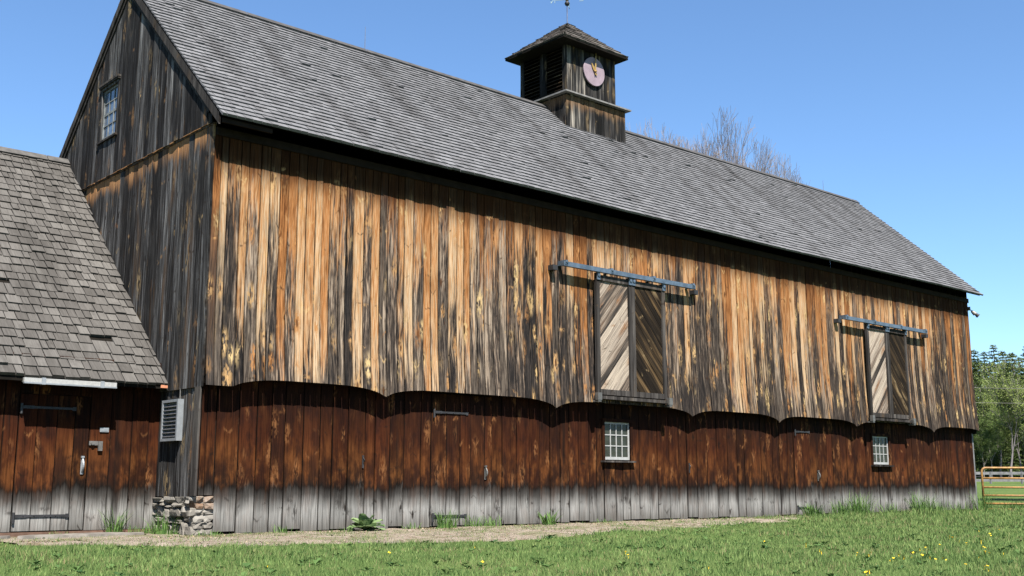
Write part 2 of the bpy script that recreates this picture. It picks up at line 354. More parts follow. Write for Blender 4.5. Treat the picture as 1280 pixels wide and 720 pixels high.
def road():      # pale track beyond the pasture fence
    mb = MB(); prev = None
    for s in np.linspace(-60, 90, 40):
        c0 = CAM + F0*118 + RR*s; a = c0; b = c0 + F0*7
        e = [mb.vert((q.x, q.y, gz(q.x, q.y)+.12)) for q in (a, b)]
        if prev: mb.face((prev[0], e[0], e[1], prev[1]))
        prev = e
    tag(mb.build('gravel_road', plain('pale_gravel', (0.117, 0.114, 0.106), .95, 0, .1)), kind='structure')
road()

# ------------------------------------------------------------------ board and shingle generators
def boards(mb, P, s0, s1, zb, zt, wmin, wmax, thick=.026, gap=.007, holes=(), breaks=(), curved=False, off=0., warp=.006, ragged=0.):
    brk = sorted({s0, s1, *[b for b in breaks if s0 < b < s1], *[h[i] for h in holes for i in (0, 1) if s0 < h[i] < s1]})
    for A, B in zip(brk, brk[1:]):
        e = [A]
        while B - e[-1] > wmax*1.25: e.append(e[-1]+R_(wmin, wmax))
        if B - e[-1] > wmax*1.0: e.append((e[-1]+B)/2)
        e.append(B)
        for a, b in zip(e, e[1:]):
            mid = (a+b)/2; seed = R_(0, 60); rn = (R_(0, 1), R_(0, 1), R_(0, 1)); o0 = off+R_(0, .010); sk = R_(-warp, warp); rg = R_(0, ragged)
            spans = [(None, None)]
            for h in holes:
                if h[0] < mid < h[1]: spans = [(None, h[2]), (h[3], None)]
            for lo, hi in spans:
                nc = max(1, int((b-a)/.07)) if curved else 2; nr = 5
                grid = []; back = []
                for i in range(nc+1):
                    s_ = a + gap/2 + (b-a-gap)*i/nc
                    z0 = (zb(s_) if callable(zb) else zb) + rg if lo is None or lo is not None and hi is None and False else None
                    zl = ((zb(s_) if callable(zb) else zb) + rg) if (hi is not None or lo is None and hi is None) else None
                    if lo is None and hi is None: z_lo = (zb(s_) if callable(zb) else zb)+rg; z_hi = zt(s_) if callable(zt) else zt
                    elif lo is None: z_lo = (zb(s_) if callable(zb) else zb)+rg; z_hi = hi
                    else: z_lo = lo; z_hi = zt(s_) if callable(zt) else zt
                    colf = []; colb = []
                    for j in range(nr+1):
                        z = z_lo+(z_hi-z_lo)*j/nr
                        oo = o0 + thick + sk*(i/nc-.5)*2 + warp*.6*sin(seed+j*1.3)
                        colf.append(mb.vert(P(s_, z, oo), (s_-a, z, seed), rn)); colb.append(mb.vert(P(s_, z, o0), (s_-a, z, seed), rn))
                    grid.append(colf); back.append(colb)
                for i in range(nc):
                    for j in range(nr): mb.face((grid[i][j], grid[i+1][j], grid[i+1][j+1], grid[i][j+1]))
                    mb.face((grid[i][0], back[i][0], back[i+1][0], grid[i+1][0])); mb.face((grid[i][nr], grid[i+1][nr], back[i+1][nr], back[i][nr]))
                for i, fl in ((0, 1), (nc, 0)):
                    for j in range(nr):
                        q = (grid[i][j], grid[i][j+1], back[i][j+1], back[i][j]); mb.face(q if fl else q[::-1])
# spans: (None,None) whole board; (None,h) from foot up to the hole; (h,None) from the hole up
_old_boards = boards

def shingles(mb, O, along, upv, width, length, expo, wmin, wmax, th=.022, jit=.012, gap=.006, miss=(), clip=None, var=.25):
    """courses of shingles on the plane O + a*along + b*upv"""
    along = Vector(along).normalized(); upv = Vector(upv).normalized(); nrm = along.cross(upv).normalized()
    if nrm.z < 0: nrm = -nrm
    O = Vector(O); n = int(round(length/expo)); ex = length/n
    for k in range(n):
        b0 = k*ex; a = R_(-wmax, 0)
        while a < width:
            ww = R_(wmin, wmax); a0 = max(a, 0); a1 = min(a+ww-gap, width); a += ww
            if a1-a0 < .02: continue
            if clip:
                c_ = clip(b0); a0 = max(a0, c_[0]); a1 = min(a1, c_[1])
                if a1-a0 < .02: continue
            if any(m[0] < (a0+a1)/2 < m[1] and m[2] <= b0+ex/2 < m[3] for m in miss): continue
            lift = th*R_(1-var, 1+var) + (R_(.01, .025) if R_(0, 1) < .012 else 0); dn = R_(-jit, jit); rn = (R_(0, 1), R_(0, 1), R_(0, 1)); seed = R_(0, 50)
            b_lo = b0+dn - (R_(-.03, .03) if R_(0, 1) < .05 else 0); b_hi = min(b0+ex*1.55, length)
            tl = R_(-.003, .003); u0, u1 = a0, a1
            if clip:
                for f_ in (1.55, 1.3, 1.1, .9, .7, .5, .3, .1):
                    b_hi = min(b0+ex*f_, length); c_ = clip(b_hi)
                    if c_[0] < a1 and c_[1] > a0: break
                u0 = min(max(a0, c_[0]), a1); u1 = max(min(a1, c_[1]), u0)
            q = []
            for (aa, bb, hh) in ((a0, b_lo, lift+tl), (a1, b_lo, lift-tl), (u1, b_hi, .004), (u0, b_hi, .004), (a0, b_lo, -.01), (a1, b_lo, -.01), (u1, b_hi, -.004), (u0, b_hi, -.004)):
                q.append(mb.vert(O+along*aa+upv*bb+nrm*hh, (aa-a0, bb, seed), rn))
            mb.face((q[0], q[1], q[2], q[3])); mb.face((q[0], q[4], q[5], q[1])); mb.face((q[0], q[3], q[7], q[4])); mb.face((q[1], q[5], q[6], q[2]))

# ------------------------------------------------------------------ the barn
L = 27.0; YR = 4.0; ZR = 11.03; SL = .908; W = 8.0; RX0, RX1 = -.10, 27.2; OV = .45
barn = empty('barn', 'long weathered wooden barn with grey shingle roof and a cupola', 'barn')
CUSP = [.46, 3.6, 8.0, 12.5, 16.0, 19.7, 24.0, 27.3]
def scallop(s):
    if s < .46: return 2.46
    d = min(abs(s-c) for c in CUSP); x = min(1, d/1.15)
    return 2.40 + .215*sqrt(max(0, 1-(1-x)**2.2))
def flare(z): return .10*max(0, min(1, (4.6-z)/2.1))**2
PF = lambda s, z, o: (s, -flare(z)-o+.02, z)
mb = MB()
boards(mb, PF, 0., L, scallop, 6.78, .14, .27, curved=True, breaks=(.28,), gap=.018)
mb.poly([(0.03, .05, 2.75), (L-.03, .05, 2.75), (L-.03, .05, 6.9), (0.03, .05, 6.9)], mi=1)
mb.poly([(0.03, .03, 2.62), (L-.03, .03, 2.62), (L-.03, .3, 2.62), (0.03, .3, 2.62)], mi=1)
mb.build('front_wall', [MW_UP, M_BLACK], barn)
# lower storey boards, with window holes; plane y = .16
YL = .20
PL = lambda s, z, o: (s, YL-o, z)
WIN = [(9.70, 10.55, 1.33, 2.23), (20.85, 21.75, 1.36, 2.23)]
DOORS = [(4.86, 6.42), (16.95, 18.2)]
mb = MB()
segs = [(.36, DOORS[0][0]), (DOORS[0][1], DOORS[1][0]), (DOORS[1][1], L-.02)]
for a, b in segs:
    boards(mb, PL, a, b, .035, 2.62, .26, .42, holes=[h for h in WIN if a < h[0] < b], breaks=(3.57, 8.05, 12.55, 16.0), gap=.020, ragged=.05, off=.004)
boards(mb, PL, .03, .35, .67, 2.62, .2, .3)
mb.poly([(0.05, YL+.06, .0), (L-.05, YL+.06, .0), (L-.05, YL+.06, 2.62), (0.05, YL+.06, 2.62)], mi=1)
mb.build('lower_wall', [MW_LOW, M_BLACK], barn)

def bevel_box_part(name, boxes, mat, parent):
    mb = MB()
    for lo, hi in boxes: mb.box(lo, hi)
    return mb.build(name, mat, parent)
def strap_hinge(parent, x0, x1, z, y):
    mb = MB(); mb.box((x0, y-.012, z-.025), (x0+.2, y, z+.025)); mb.box((x0+.2, y-.011, z-.019), (x1-.06, y, z+.019)); mb.box((x1-.06, y-.012, z-.032), (x1, y, z+.03))
    mb.tube([(x0+.0, y-.02, z-.11), (x0+.0, y-.02, z+.06)], .022, 8)
    for k in range(4): mb.lathe([(.012, 0), (.008, -.007)], (x0+.15+k*(x1-x0-.2)/4, y-.012, z), 'y', 6)
    return mb.build('hinge', M_IRON, parent)
def pull_handle(parent, x, z, y, mat=None, h=.22):
    mb = MB(); mb.box((x-.025, y-.006, z-h/2-.03), (x+.025, y, z+h/2+.03))
    pts = [(x, y-.005-.055*sin(pi*k/8), z-h/2+h*k/8) for k in range(9)]
    mb.tube(pts, [.012+.008*sin(pi*k/8) for k in range(9)], 8); mb.box((x-.03, y-.035, z+h/2), (x+.02, y, z+h/2+.03))
    return mb.build('handle', mat or M_OLDMET, parent)
for i, (a, b) in enumerate(DOORS):
    mb = MB(); boards(mb, PL, a+.008, b-.008, .06, 2.6, .26, .40, off=.012, gap=.012)
    d = mb.build('plank_door', MW_LOW, barn)
    yy = YL-.055
    strap_hinge(d, a+.06, a+.92 if i == 0 else a+.75, 2.235, yy); strap_hinge(d, a+.05, a+.90 if i == 0 else a+.7, .245, yy)
    pull_handle(d, b-.18, 1.08, yy)
for x, z in ((3.3, 1.27), (12.62, 1.25)):      # latches at the bay seams
    mb = MB(); mb.box((x-.018, YL-.06, z-.13), (x+.018, YL-.045, z+.1)); mb.tube([(x, YL-.06, z+.06), (x, YL-.10, z+.02), (x, YL-.06, z-.05)], .009, 6)
    mb.build('latch', M_IRON, barn)

def window(parent, P, a0, a1, z0, z1, cols, rows, casing=.07, glass=None, sash=None, deep=.05, name='window', sash_at=None, caps=None, sill_d=.11):
    """P(a, z, o): o outward. sash with muntins, its pane, casing and sill as sub-parts"""
    Q = lambda a, o, z: P(a, z, o)
    mb = MB(); fw = .042
    for b in (((a0, -.035, z0), (a0+fw, .0, z1)), ((a1-fw, -.035, z0), (a1, .0, z1)), ((a0+fw, -.034, z0), (a1-fw, -.001, z0+fw*1.5)), ((a0+fw, -.034, z1-fw), (a1-fw, -.001, z1))): mb.box(*b, P=Q)
    ia, ib, ja, jb = a0+fw, a1-fw, z0+fw*1.5, z1-fw
    for k in range(1, cols): x = ia+(ib-ia)*k/cols; mb.box((x-.011, -.033, ja), (x+.011, -.006, jb), P=Q)
    for k in range(1, rows): z = ja+(jb-ja)*k/rows; hw = .026 if sash_at == k else .011; mb.box((ia, -.032, z-hw), (ib, -.007, z+hw), P=Q)
    s = mb.build(name, sash or M_WHITE, parent)
    mb = MB(); mb.box((ia-.01, -.028, ja-.01), (ib+.01, -.022, jb+.01), P=Q); mb.build('pane', glass or M_GLASS, s)
    mb = MB(); c = casing
    for b in (((a0-c, -.03, z0-.02), (a0-.002, .045, z1)), ((a1+.002, -.03, z0-.02), (a1+c, .045, z1)), ((a0-c, -.031, z1+.002), (a1+c, .05, z1+c))): mb.box(*b, P=Q)
    mb.build('casing', caps or MW_LOW, s)
    mb = MB(); mb.box((a0-c-.03, -.03, z0-.06), (a1+c+.03, sill_d, z0-.022), P=Q); mb.build('sill', MW_FR, s)
    return s
PW = lambda a, z, o: (a, YL-.03-o, z)
for h in WIN: window(barn, PW, h[0]+.005, h[1]-.005, h[2]+.06, h[3]-.005, 4, 3, casing=.075)

# ------------------------------------------------------------------ gable end facing the shed
def rake(y): return ZR - SL*abs(y-YR) - .10
PG = lambda s, z, o: (-o+.02, s, z)
GW = (4.28, 5.10, 7.80, 8.92)
mb = MB()
PG2 = lambda s, z, o: (-o-.025, s, z)
boards(mb, PG2, .02, W-.02, 6.97, rake, .16, .30, gap=.008, holes=[GW], ragged=.02)
mb.poly([(.05, .02, 6.9), (.05, W-.02, 6.9), (.05, W-.02, rake(W)), (.05, YR, ZR-.12), (.05, .02, rake(.02))], mi=1)
mb.box((-.03, .0, 6.955), (.03, W, 6.99), rn=(.3, .3, .3))
mb.build('gable_wall', [MW_GAB, M_BLACK], barn)
mb = MB()
boards(mb, PG, 0., W-.02, lambda s: 2.44, 6.97, .16, .30, gap=.008)
mb.poly([(.05, .03, 2.5), (.05, W-.02, 2.5), (.05, W-.02, 6.97), (.05, .03, 6.97)], mi=1)
mb.build('end_wall', [MW_GAB, M_BLACK], barn)
mb = MB()      # lower end wall, stepped back a little, above the stone
PG3 = lambda s, z, o: (.045-o, s, z)
boards(mb, PG3, .13, W-.02, lambda s: .64, 2.55, .2, .34, gap=.01)
mb.poly([(.075, .13, .6), (.075, W-.02, .6), (.075, W-.02, 2.55), (.075, .13, 2.55)], mi=1)
mb.build('end_wall', [MW_GAB, M_BLACK], barn)
# corner boards at far end, rear and far walls
mb = MB(); mb.box((L-.03, YL-.045, .05), (L+.05, YL+.1, 2.5), rn=(.1, .1, .1)); mb.build('corner_board', M_GREYWOOD, barn)
mb = MB()
PR = lambda s, z, o: (s, W+o, z); PE = lambda s, z, o: (L+o-.02, s, z)
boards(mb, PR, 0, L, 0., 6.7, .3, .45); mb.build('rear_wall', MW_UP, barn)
mb = MB(); boards(mb, PE, -.0, W-.02, lambda s: 2.46, rake, .25, .4); boards(mb, lambda s, z, o: (L-.08+o, s, z), YL+.02, W-.02, 0., 2.5, .25, .4); mb.build('far_wall', MW_GAB, barn)

gw = window(barn, lambda a, z, o: (-.03-o, a, z), GW[0]+.01, GW[1]-.01, GW[2]+.03, GW[3]-.01, 3, 4, casing=.07, sill_d=.07, glass=M_GLASSB, sash=plain('grey_sash_paint', (.10, .108, .108), .7, 0, .3), name='gable_window', sash_at=2, caps=MW_GAB)
mb = MB()
mb.box((-.13, GW[0]-.10, GW[3]+.075), (-.05, GW[1]+.10, GW[3]+.12)); mb.box((-.115, GW[0]-.09, GW[3]+.04), (-.05, GW[1]+.09, GW[3]+.074)); mb.build('hood', MW_FR, gw)

# stone foundation under the end wall and the front corner
def stones():
    mb = MB()
    def stone(c, r, rn, sub=2):
        bm = bmesh.new(); bmesh.ops.create_icosphere(bm, subdivisions=sub, radius=1.0)
        ph = [R_(0, 6) for _ in range(6)]; base = len(mb.v)
        for v in bm.verts:
            p = v.co.copy(); q = Vector([math.copysign(abs(k)**.45, k) for k in p])
            j = R_(.9, 1.1)+.2*sin(3*p.x+ph[0])*cos(3*p.z+ph[1])+.07*sin(7*p.y+ph[2])*sin(6*p.z+ph[3])
            mb.vert((c[0]+q.x*r[0]*j, c[1]+q.y*r[1]*j, c[2]+q.z*r[2]*j), (0, 0, 0), rn)
        for f in bm.faces: mb.face([base+v.index for v in f.verts])
        bm.free()
    z = .0
    for hrow in (.19, .10, .17, .08, .11):
        y = .12
        while y < 1.9:
            ln = R_(.10, .42); stone((.12+R_(-.05, .04), y+ln/2, z+hrow/2+R_(-.025, .025)), (.13, ln*.5, hrow*.52*R_(.65, 1.2)), (R_(.15, .62), R_(0, 1), 0)); y += ln+R_(.0, .03)
        z += hrow
    z = 0.
    for hrow, c in ((.13, .25), (.10, .12), (.12, .5), (.09, .42), (.11, .8), (.10, .85)):
        for a, b in (((.02, .36),) if R_(0, 1) < .55 else ((.02, .17), (.17, .36))):
            stone(((a+b)/2, .22, z+hrow/2), ((b-a)*.53, .12, hrow*.53), (c+R_(-.08, .08), R_(0, 1), 0))
        z += hrow
    o = mb.build('foundation', M_STONE, barn)
    m2 = MB(); m2.box((.09, .26, -.1), (.36, 1.9, .64)); m2.box((.03, .2, -.1), (.36, .3, .64)); m2.build('mortar', M_MORTAR, o)
stones()

# ------------------------------------------------------------------ main roof
ln = sqrt((YR+OV)**2*(1+SL*SL)); ZE = ZR-SL*(YR+OV)
mb = MB()
shingles(mb, (RX0, -OV, ZE), (1, 0, 0), (0, 1, SL), RX1-RX0, ln, .168, .12, .26, th=.042, jit=.003, gap=.009, var=.1)
shingles(mb, (RX0, W+OV, ZE), (1, 0, 0), (0, -1, SL), RX1-RX0, ln, .32, .3, .6)
for sg in (1, -1):      # roof deck under the shingles
    y0 = YR-sg*(YR+OV-.10); 
    xs_ = np.linspace(RX0+.02, RX1-.02, 41)
    for xa, xb in zip(xs_, xs_[1:]):
        q = [(xa, y0, ZE+.06), (xb, y0, ZE+.06), (xb, YR, ZR-.05), (xa, YR, ZR-.05)]
        mb.poly(q, mi=1); mb.poly([(x, y, z-.06) for x, y, z in q], mi=1); mb.poly([q[0], q[1], (q[1][0], q[1][1], q[1][2]-.06), (q[0][0], q[0][1], q[0][2]-.06)], mi=1)
def sag(x): return -.035*exp(-((x-15.5)/7.)**2)+.005*sin(x*1.1)
mb.v = [(x, y, z+sag(x)) for x, y, z in mb.v]
roof = mb.build('roof', [M_SH, plain('dark_sheathing', (.005, .004, .003), .9, 0, .1)], barn)
mb = MB(); dirv = Vector((0, 1, SL)).normalized()
for sg in (1, -1):
    d = Vector((0, -sg, -SL)).normalized(); nrm = Vector((0, -sg*SL, 1)).normalized(); x = RX0-.02
    while x < RX1:
        x1 = min(x+R_(2.6, 4.2), RX1+.02); a = Vector((x, YR, ZR+.015)); z_ = R_(0, .006)
        p = [a, Vector((x1-.01, YR, ZR+.015)), Vector((x1-.01, YR, ZR+.015))+d*.17, a+d*.17]
        mb.poly([q+nrm*(.05+z_) for q in p]); mb.poly([p[3]+nrm*.05, p[2]+nrm*.05, p[2]+nrm*.018, p[3]+nrm*.018]); x = x1
mb.v = [(x, y, z+sag(x)) for x, y, z in mb.v]
mb.build('ridge_cap', plain('ridge_board', (0.042, 0.040, 0.040), .85, 0, .2), roof)
mb = MB()      # rake boards on the gable
for sg in (-1, 1):
    def Q(t, off): y = YR+sg*t; return Vector((0, y, ZR-SL*t-off))
    for (x, o1, o2, t1) in ((-.115, .03, .23, YR+OV-.1),):
        a0, a1, b0, b1 = Q(0, o1), Q(t1, o1), Q(0, o2), Q(t1, o2)
        for xx in (x, x+.035): mb.poly([Vector((xx, 0, 0))+k for k in (a0, a1, b1, b0)])
        mb.poly([Vector((x, 0, 0))+b0, Vector((x, 0, 0))+b1, Vector((x+.035, 0, 0))+b1, Vector((x+.035, 0, 0))+b0])
    c0, c1, e0, e1 = Q(0, .25), Q(YR-.1, .25), Q(0, .33), Q(YR-.1, .33)
    mb.poly([Vector((-.085, 0, 0))+k for k in (c0, c1, e1, e0)]); mb.poly([Vector((-.05, 0, 0))+e0, Vector((-.05, 0, 0))+e1, Vector((-.085, 0, 0))+e1, Vector((-.085, 0, 0))+e0])
mb.build('rake_board', MW_FR, barn)
mb = MB(); mb.box((0.02, -.05, 6.76), (L, .06, 6.9)); mb.box((RX0+.05, -OV+.08, ZE-.10), (.9, -OV+.12, ZE-.02)); mb.build('eave_board', plain('eave_wood', (.012, .008, .006), .9, 0, .1), barn)
for x, h in ((5.68, .62), (25.1, .42)):
    mb = MB(); mb.tube([(x, YR, ZR), (x, YR, ZR+.05), (x, YR, ZR+h)], [.02, .008, .004], 6); tag(mb.build('lightning_rod', M_OLDMET, barn))

# ------------------------------------------------------------------ sliding doors of the hay floor
def sliding(x0, xm, x1, r0, r1, zb, zt, zr):
    y0 = -.115
    for a, b, m, sg in ((x0, xm, MW_PALE, 1), (xm, x1, MW_DARK, -1)):
        mb = MB(); A, B, C, D = a+.10, b-.10, zb+.10, zt-.02
        mb.poly([(A, y0-.02, C), (B, y0-.02, C), (B, y0-.02, D), (A, y0-.02, D)], mi=1)
        step = .22; k = -30      # diagonal planks clipped to the panel
        tn = 1.12
        while k < 40:
            lo = C+k*step; wd = step-.012; k += 1
            poly = [(A, lo), (B, lo+tn*(B-A)), (B, lo+tn*(B-A)+wd), (A, lo+wd)]
            for lim, key in ((C, 1), (D, -1)):
                out = []
                for i in range(len(poly)):
                    p, q = poly[i], poly[(i+1) % len(poly)]; ip = (p[1]-lim)*key >= 0; iq = (q[1]-lim)*key >= 0
                    if ip: out.append(p)
                    if ip != iq: t = (lim-p[1])/(q[1]-p[1]); out.append((p[0]+t*(q[0]-p[0]), lim))
                poly = out
                if not poly: break
            if len(poly) < 3: continue
            if sg < 0: poly = [(A+B-p[0], p[1]) for p in poly]
            sd_ = R_(0, 50); rn = (R_(0, 1), R_(0, 1), R_(0, 1)); yy = y0-.028-R_(0, .012); ca, sa = 1/sqrt(1+tn*tn), tn/sqrt(1+tn*tn)
            bcs = [((p[1]-C)*ca-sg*(p[0]-A)*sa, (p[0]-A)*ca*sg+(p[1]-C)*sa, sd_) for p in poly]
            f = [mb.vert((p[0], yy, p[1]), bcs[i], rn) for i, p in enumerate(poly)]; bk = [mb.vert((p[0], y0-.016, p[1]), bcs[i], rn) for i, p in enumerate(poly)]
            mb.face(f)
            for i in range(len(f)): mb.face((f[i], bk[i], bk[(i+1) % len(f)], f[(i+1) % len(f)]))
        d = mb.build('sliding_door', [m, M_BLACK], barn)
        mb = MB()
        for lo, hi in (((a+.006, y0-.075, zb), (a+.105, y0, zt+.06)), ((b-.105, y0-.075, zb), (b-.006, y0, zt+.06)), ((a+.106, y0-.07, zb), (b-.106, y0, zb+.12)), ((a+.106, y0-.07, zt-.10), (b-.106, y0, zt+.02))): mb.box(lo, hi, rn=(R_(.2, .8), .5, .5))
        mb.build('door_frame', MW_FR, d)
        for xx in (a+.055, b-.055):
            mb = MB(); mb.box((xx-.05, y0-.10, zt-.10), (xx+.05, y0-.078, zt+.1)); mb.lathe([(.04, 0), (.04, -.02), (.01, -.025)], (xx, y0-.10, zt+.0), 'y', 10)
            mb.build('hanger', M_STEEL, d)
    mb = MB(); mb.box((r0, -.26, zr-.055), (r1, -.17, zr+.045))
    for k in range(4):
        xx = r0+.08+(r1-r0-.16)*k/3; mb.box((xx-.04, -.27, zr-.03), (xx+.04, -.02, zr+.075)); mb.lathe([(.028, 0), (.028, -.018), (.01, -.022)], (xx, -.27, zr+.03), 'y', 8)
    mb.build('door_rail', M_STEEL, barn)
    for a_, b_ in ((r0-.24, r0-.1), (r1+.06, r1+.2)):
        mb = MB(); mb.box((a_, -.17, zr-.16), (b_, .0, zr-.05)); mb.build('rail_stop', M_IRON, barn)
    mb = MB(); mb.box((x0-.02, -.24, zb-.10), (x1+.02, -.05, zb-.03)); mb.build('door_sill', MW_FR, barn)
    for xx in (x0-.02, x1+.02):
        mb = MB(); mb.box((xx-.06, -.28, zb-.13), (xx+.06, -.19, zb+.03)); mb.box((xx-.05, -.27, zb-.17), (xx+.05, -.10, zb-.13)); mb.build('door_guide', M_OLDMET, barn)
sliding(9.17, 10.33, 11.49, 8.1, 12.55, 2.79, 5.44, 5.56)
sliding(20.33, 21.45, 22.56, 19.15, 23.72, 2.75, 5.38, 5.48)

# ------------------------------------------------------------------ cupola
CX0, CX1, CY0, CY1 = 11.55, 13.86, 3.13, 5.40      # plinth
TX0, TX1, TY0, TY1 = 11.77, 13.70, 3.33, 5.20      # tower
ZP = 11.18; ZT0 = 11.30; ZT1 = 12.82
def roofz(y): return ZR - SL*abs(y-YR)
mb = MB()
boards(mb, lambda s, z, o: (s, TY0-o+.03, z), TX0, TX1, ZT0, ZT1, .13, .26, gap=.008)
boards(mb, lambda s, z, o: (s, TY1+o-.03, z), TX0, TX1, ZT0, ZT1, .13, .26)
boards(mb, lambda s, z, o: (TX1+o-.03, s, z), TY0+.03, TY1-.03, ZT0, ZT1, .13, .26)
for a, b in ((TY0, TY0+.16), (TY0+.80, TY0+1.07), (TY1-.16, TY1)): boards(mb, lambda s, z, o: (TX0-o+.03, s, z), a, b, ZT0, ZT1, .12, .28)
for a, b in ((TY0+.16, TY0+.80), (TY0+1.07, TY1-.16)):
    boards(mb, lambda s, z, o: (TX0-o+.03, s, z), a, b, ZT0, ZT0+.12, .6, .9); boards(mb, lambda s, z, o: (TX0-o+.03, s, z), a, b, ZT1-.12, ZT1, .6, .9)
mb.box((TX0+.18, TY0+.05, ZT0), (TX1-.05, TY1-.05, ZT1), mi=1)
cup = mb.build('cupola', [MW_CUP, M_BLACK], barn)
for a, b in ((TY0+.16, TY0+.80), (TY0+1.07, TY1-.16)):
    mb = MB(); n = 12
    for k in range(n):
        z = ZT0+.14+(ZT1-ZT0-.28)*(k+.3)/n
        rn = (R_(.4, .9), .5, .5); sd_ = R_(0, 30)
        mb.poly([(TX0+.0, a, z-.03), (TX0+.0, b, z-.03), (TX0+.13, b, z+.06), (TX0+.13, a, z+.06)], [(0, a, sd_), (0, b, sd_), (.1, b, sd_), (.1, a, sd_)], rn)
        mb.poly([(TX0+.0, a, z-.03), (TX0+.0, b, z-.03), (TX0+.0, b, z-.015), (TX0+.0, a, z-.015)], [(0, a, sd_), (0, b, sd_), (.02, b, sd_), (.02, a, sd_)], rn)
        mb.poly([(TX0+.0, a, z-.015), (TX0+.0, b, z-.015), (TX0+.13, b, z+.075), (TX0+.13, a, z+.075)], [(0, a, sd_), (0, b, sd_), (.1, b, sd_), (.1, a, sd_)], rn)
    mb.build('louver', MW_DARK, cup)
mb = MB()
boards(mb, lambda s, z, o: (s, CY0-o+.03, z), CX0, CX1, roofz(CY0)-.02, ZP, .13, .26, gap=.008)
boards(mb, lambda s, z, o: (s, CY1+o-.03, z), CX0, CX1, roofz(CY1)-.02, ZP, .13, .26)
for X, sg in ((CX0, -1), (CX1, 1)):
    for y0_, y1_ in ((CY0+.03, YR), (YR, CY1-.03)):
        boards(mb, lambda s, z, o: (X+sg*(o-.03), s, z), y0_, y1_, lambda s: min(roofz(s)-.02, ZP-.03), ZP, .13, .24)
mb.build('plinth', MW_CUP, cup)
mb = MB()      # flat skirt between plinth and tower, pale top edge
e = .13
q0 = [(CX0-e, CY0-e), (CX1+e, CY0-e), (CX1+e, CY1+e), (CX0-e, CY1+e)]; q1 = [(TX0-.02, TY0-.02), (TX1+.02, TY0-.02), (TX1+.02, TY1+.02), (TX0-.02, TY1+.02)]
for i in range(4):
    j = (i+1) % 4
    mb.poly([(*q0[i], ZP+.04), (*q0[j], ZP+.04), (*q1[j], ZT0+.03), (*q1[i], ZT0+.03)]); mb.poly([(*q0[i], ZP), (*q0[j], ZP), (*q0[j], ZP+.04), (*q0[i], ZP+.04)])
    mb.poly([(*q0[i], ZP), (*q0[j], ZP), (*q1[j], ZP), (*q1[i], ZP)])
mb.build('skirt', plain('weathered_skirt', (0.117, 0.114, 0.110), .8, 0, .2), cup)
# hipped shingle roof of the cupola
HX0, HX1, HY0, HY1, ZH, AP = 11.33, 13.88, 2.99, 5.36, 12.735, Vector((12.62, 4.15, 13.80))
mb = MB(); cs = [Vector((HX0, HY0, ZH)), Vector((HX1, HY0, ZH)), Vector((HX1, HY1, ZH)), Vector((HX0, HY1, ZH))]
for i in range(4):
    A, B = cs[i], cs[(i+1) % 4]; mid = (A+B)/2; upv = AP-mid; lnn = upv.length; wd = (B-A).length
    shingles(mb, A, B-A, upv, wd, lnn, .20, .10, .24, th=.035, jit=.015, clip=lambda b, wd=wd, lnn=lnn: (wd/2*b/lnn-.01, wd-wd/2*b/lnn+.01))
    mb.poly([A+Vector((0, 0, -.02)), B+Vector((0, 0, -.02)), AP+Vector((0, 0, -.03))], mi=1)
mb.poly([c+Vector((0, 0, -.06)) for c in cs], mi=1)
for i in range(4): A, B = cs[i], cs[(i+1) % 4]; mb.poly([A+Vector((0, 0, -.06)), B+Vector((0, 0, -.06)), B+Vector((0, 0, -.02)), A+Vector((0, 0, -.02))], mi=1)
M_SHC = shingle_mat('cupola_shingles', ((.035, .030, .026), (.06, .052, .046), (.10, .092, .084)), (.02, .018, .017))
crf = mb.build('cupola_roof', [M_SHC, plain('dark_sheathing', (.005, .004, .003), .9, 0, .1)], cup)
CKX, CKZ, CKY = 12.77, 12.12, TY0-.04
mb = MB(); mb.lathe([(.41, 0), (.412, -.035), (.405, -.04), (.0, -.04)], (CKX, CKY, CKZ), 'y', 48); ck = mb.build('clock_face', M_CLOCK, cup)
def hand(ang, l0, l1, wd, y):
    mb = MB(); d = Vector((sin(ang), 0, cos(ang))); n = Vector((cos(ang), 0, -sin(ang))); c = Vector((CKX, y, CKZ))
    o = [c+d*l0-n*wd*.5, c+d*l0+n*wd*.5, c+d*(l1*.3)+n*wd, c+d*l1*.75+n*wd*.6, c+d*l1, c+d*l1*.75-n*wd*.6, c+d*(l1*.3)-n*wd]
    f = [mb.vert(p) for p in o]; b = [mb.vert(p+Vector((0, .012, 0))) for p in o]; mb.face(f); mb.face(b[::-1])
    for i in range(len(f)): mb.face((f[i], b[i], b[(i+1) % len(f)], f[(i+1) % len(f)]))
    mb.lathe([(.035, 0), (.035, -.02), (.015, -.03)], (CKX, y, CKZ), 'y', 12); return mb.build('clock_hand', M_GOLD, cup)
hand(radians(3), -.1, .54, .022, CKY-.09); hand(radians(-32), -.12, .27, .04, CKY-.075)

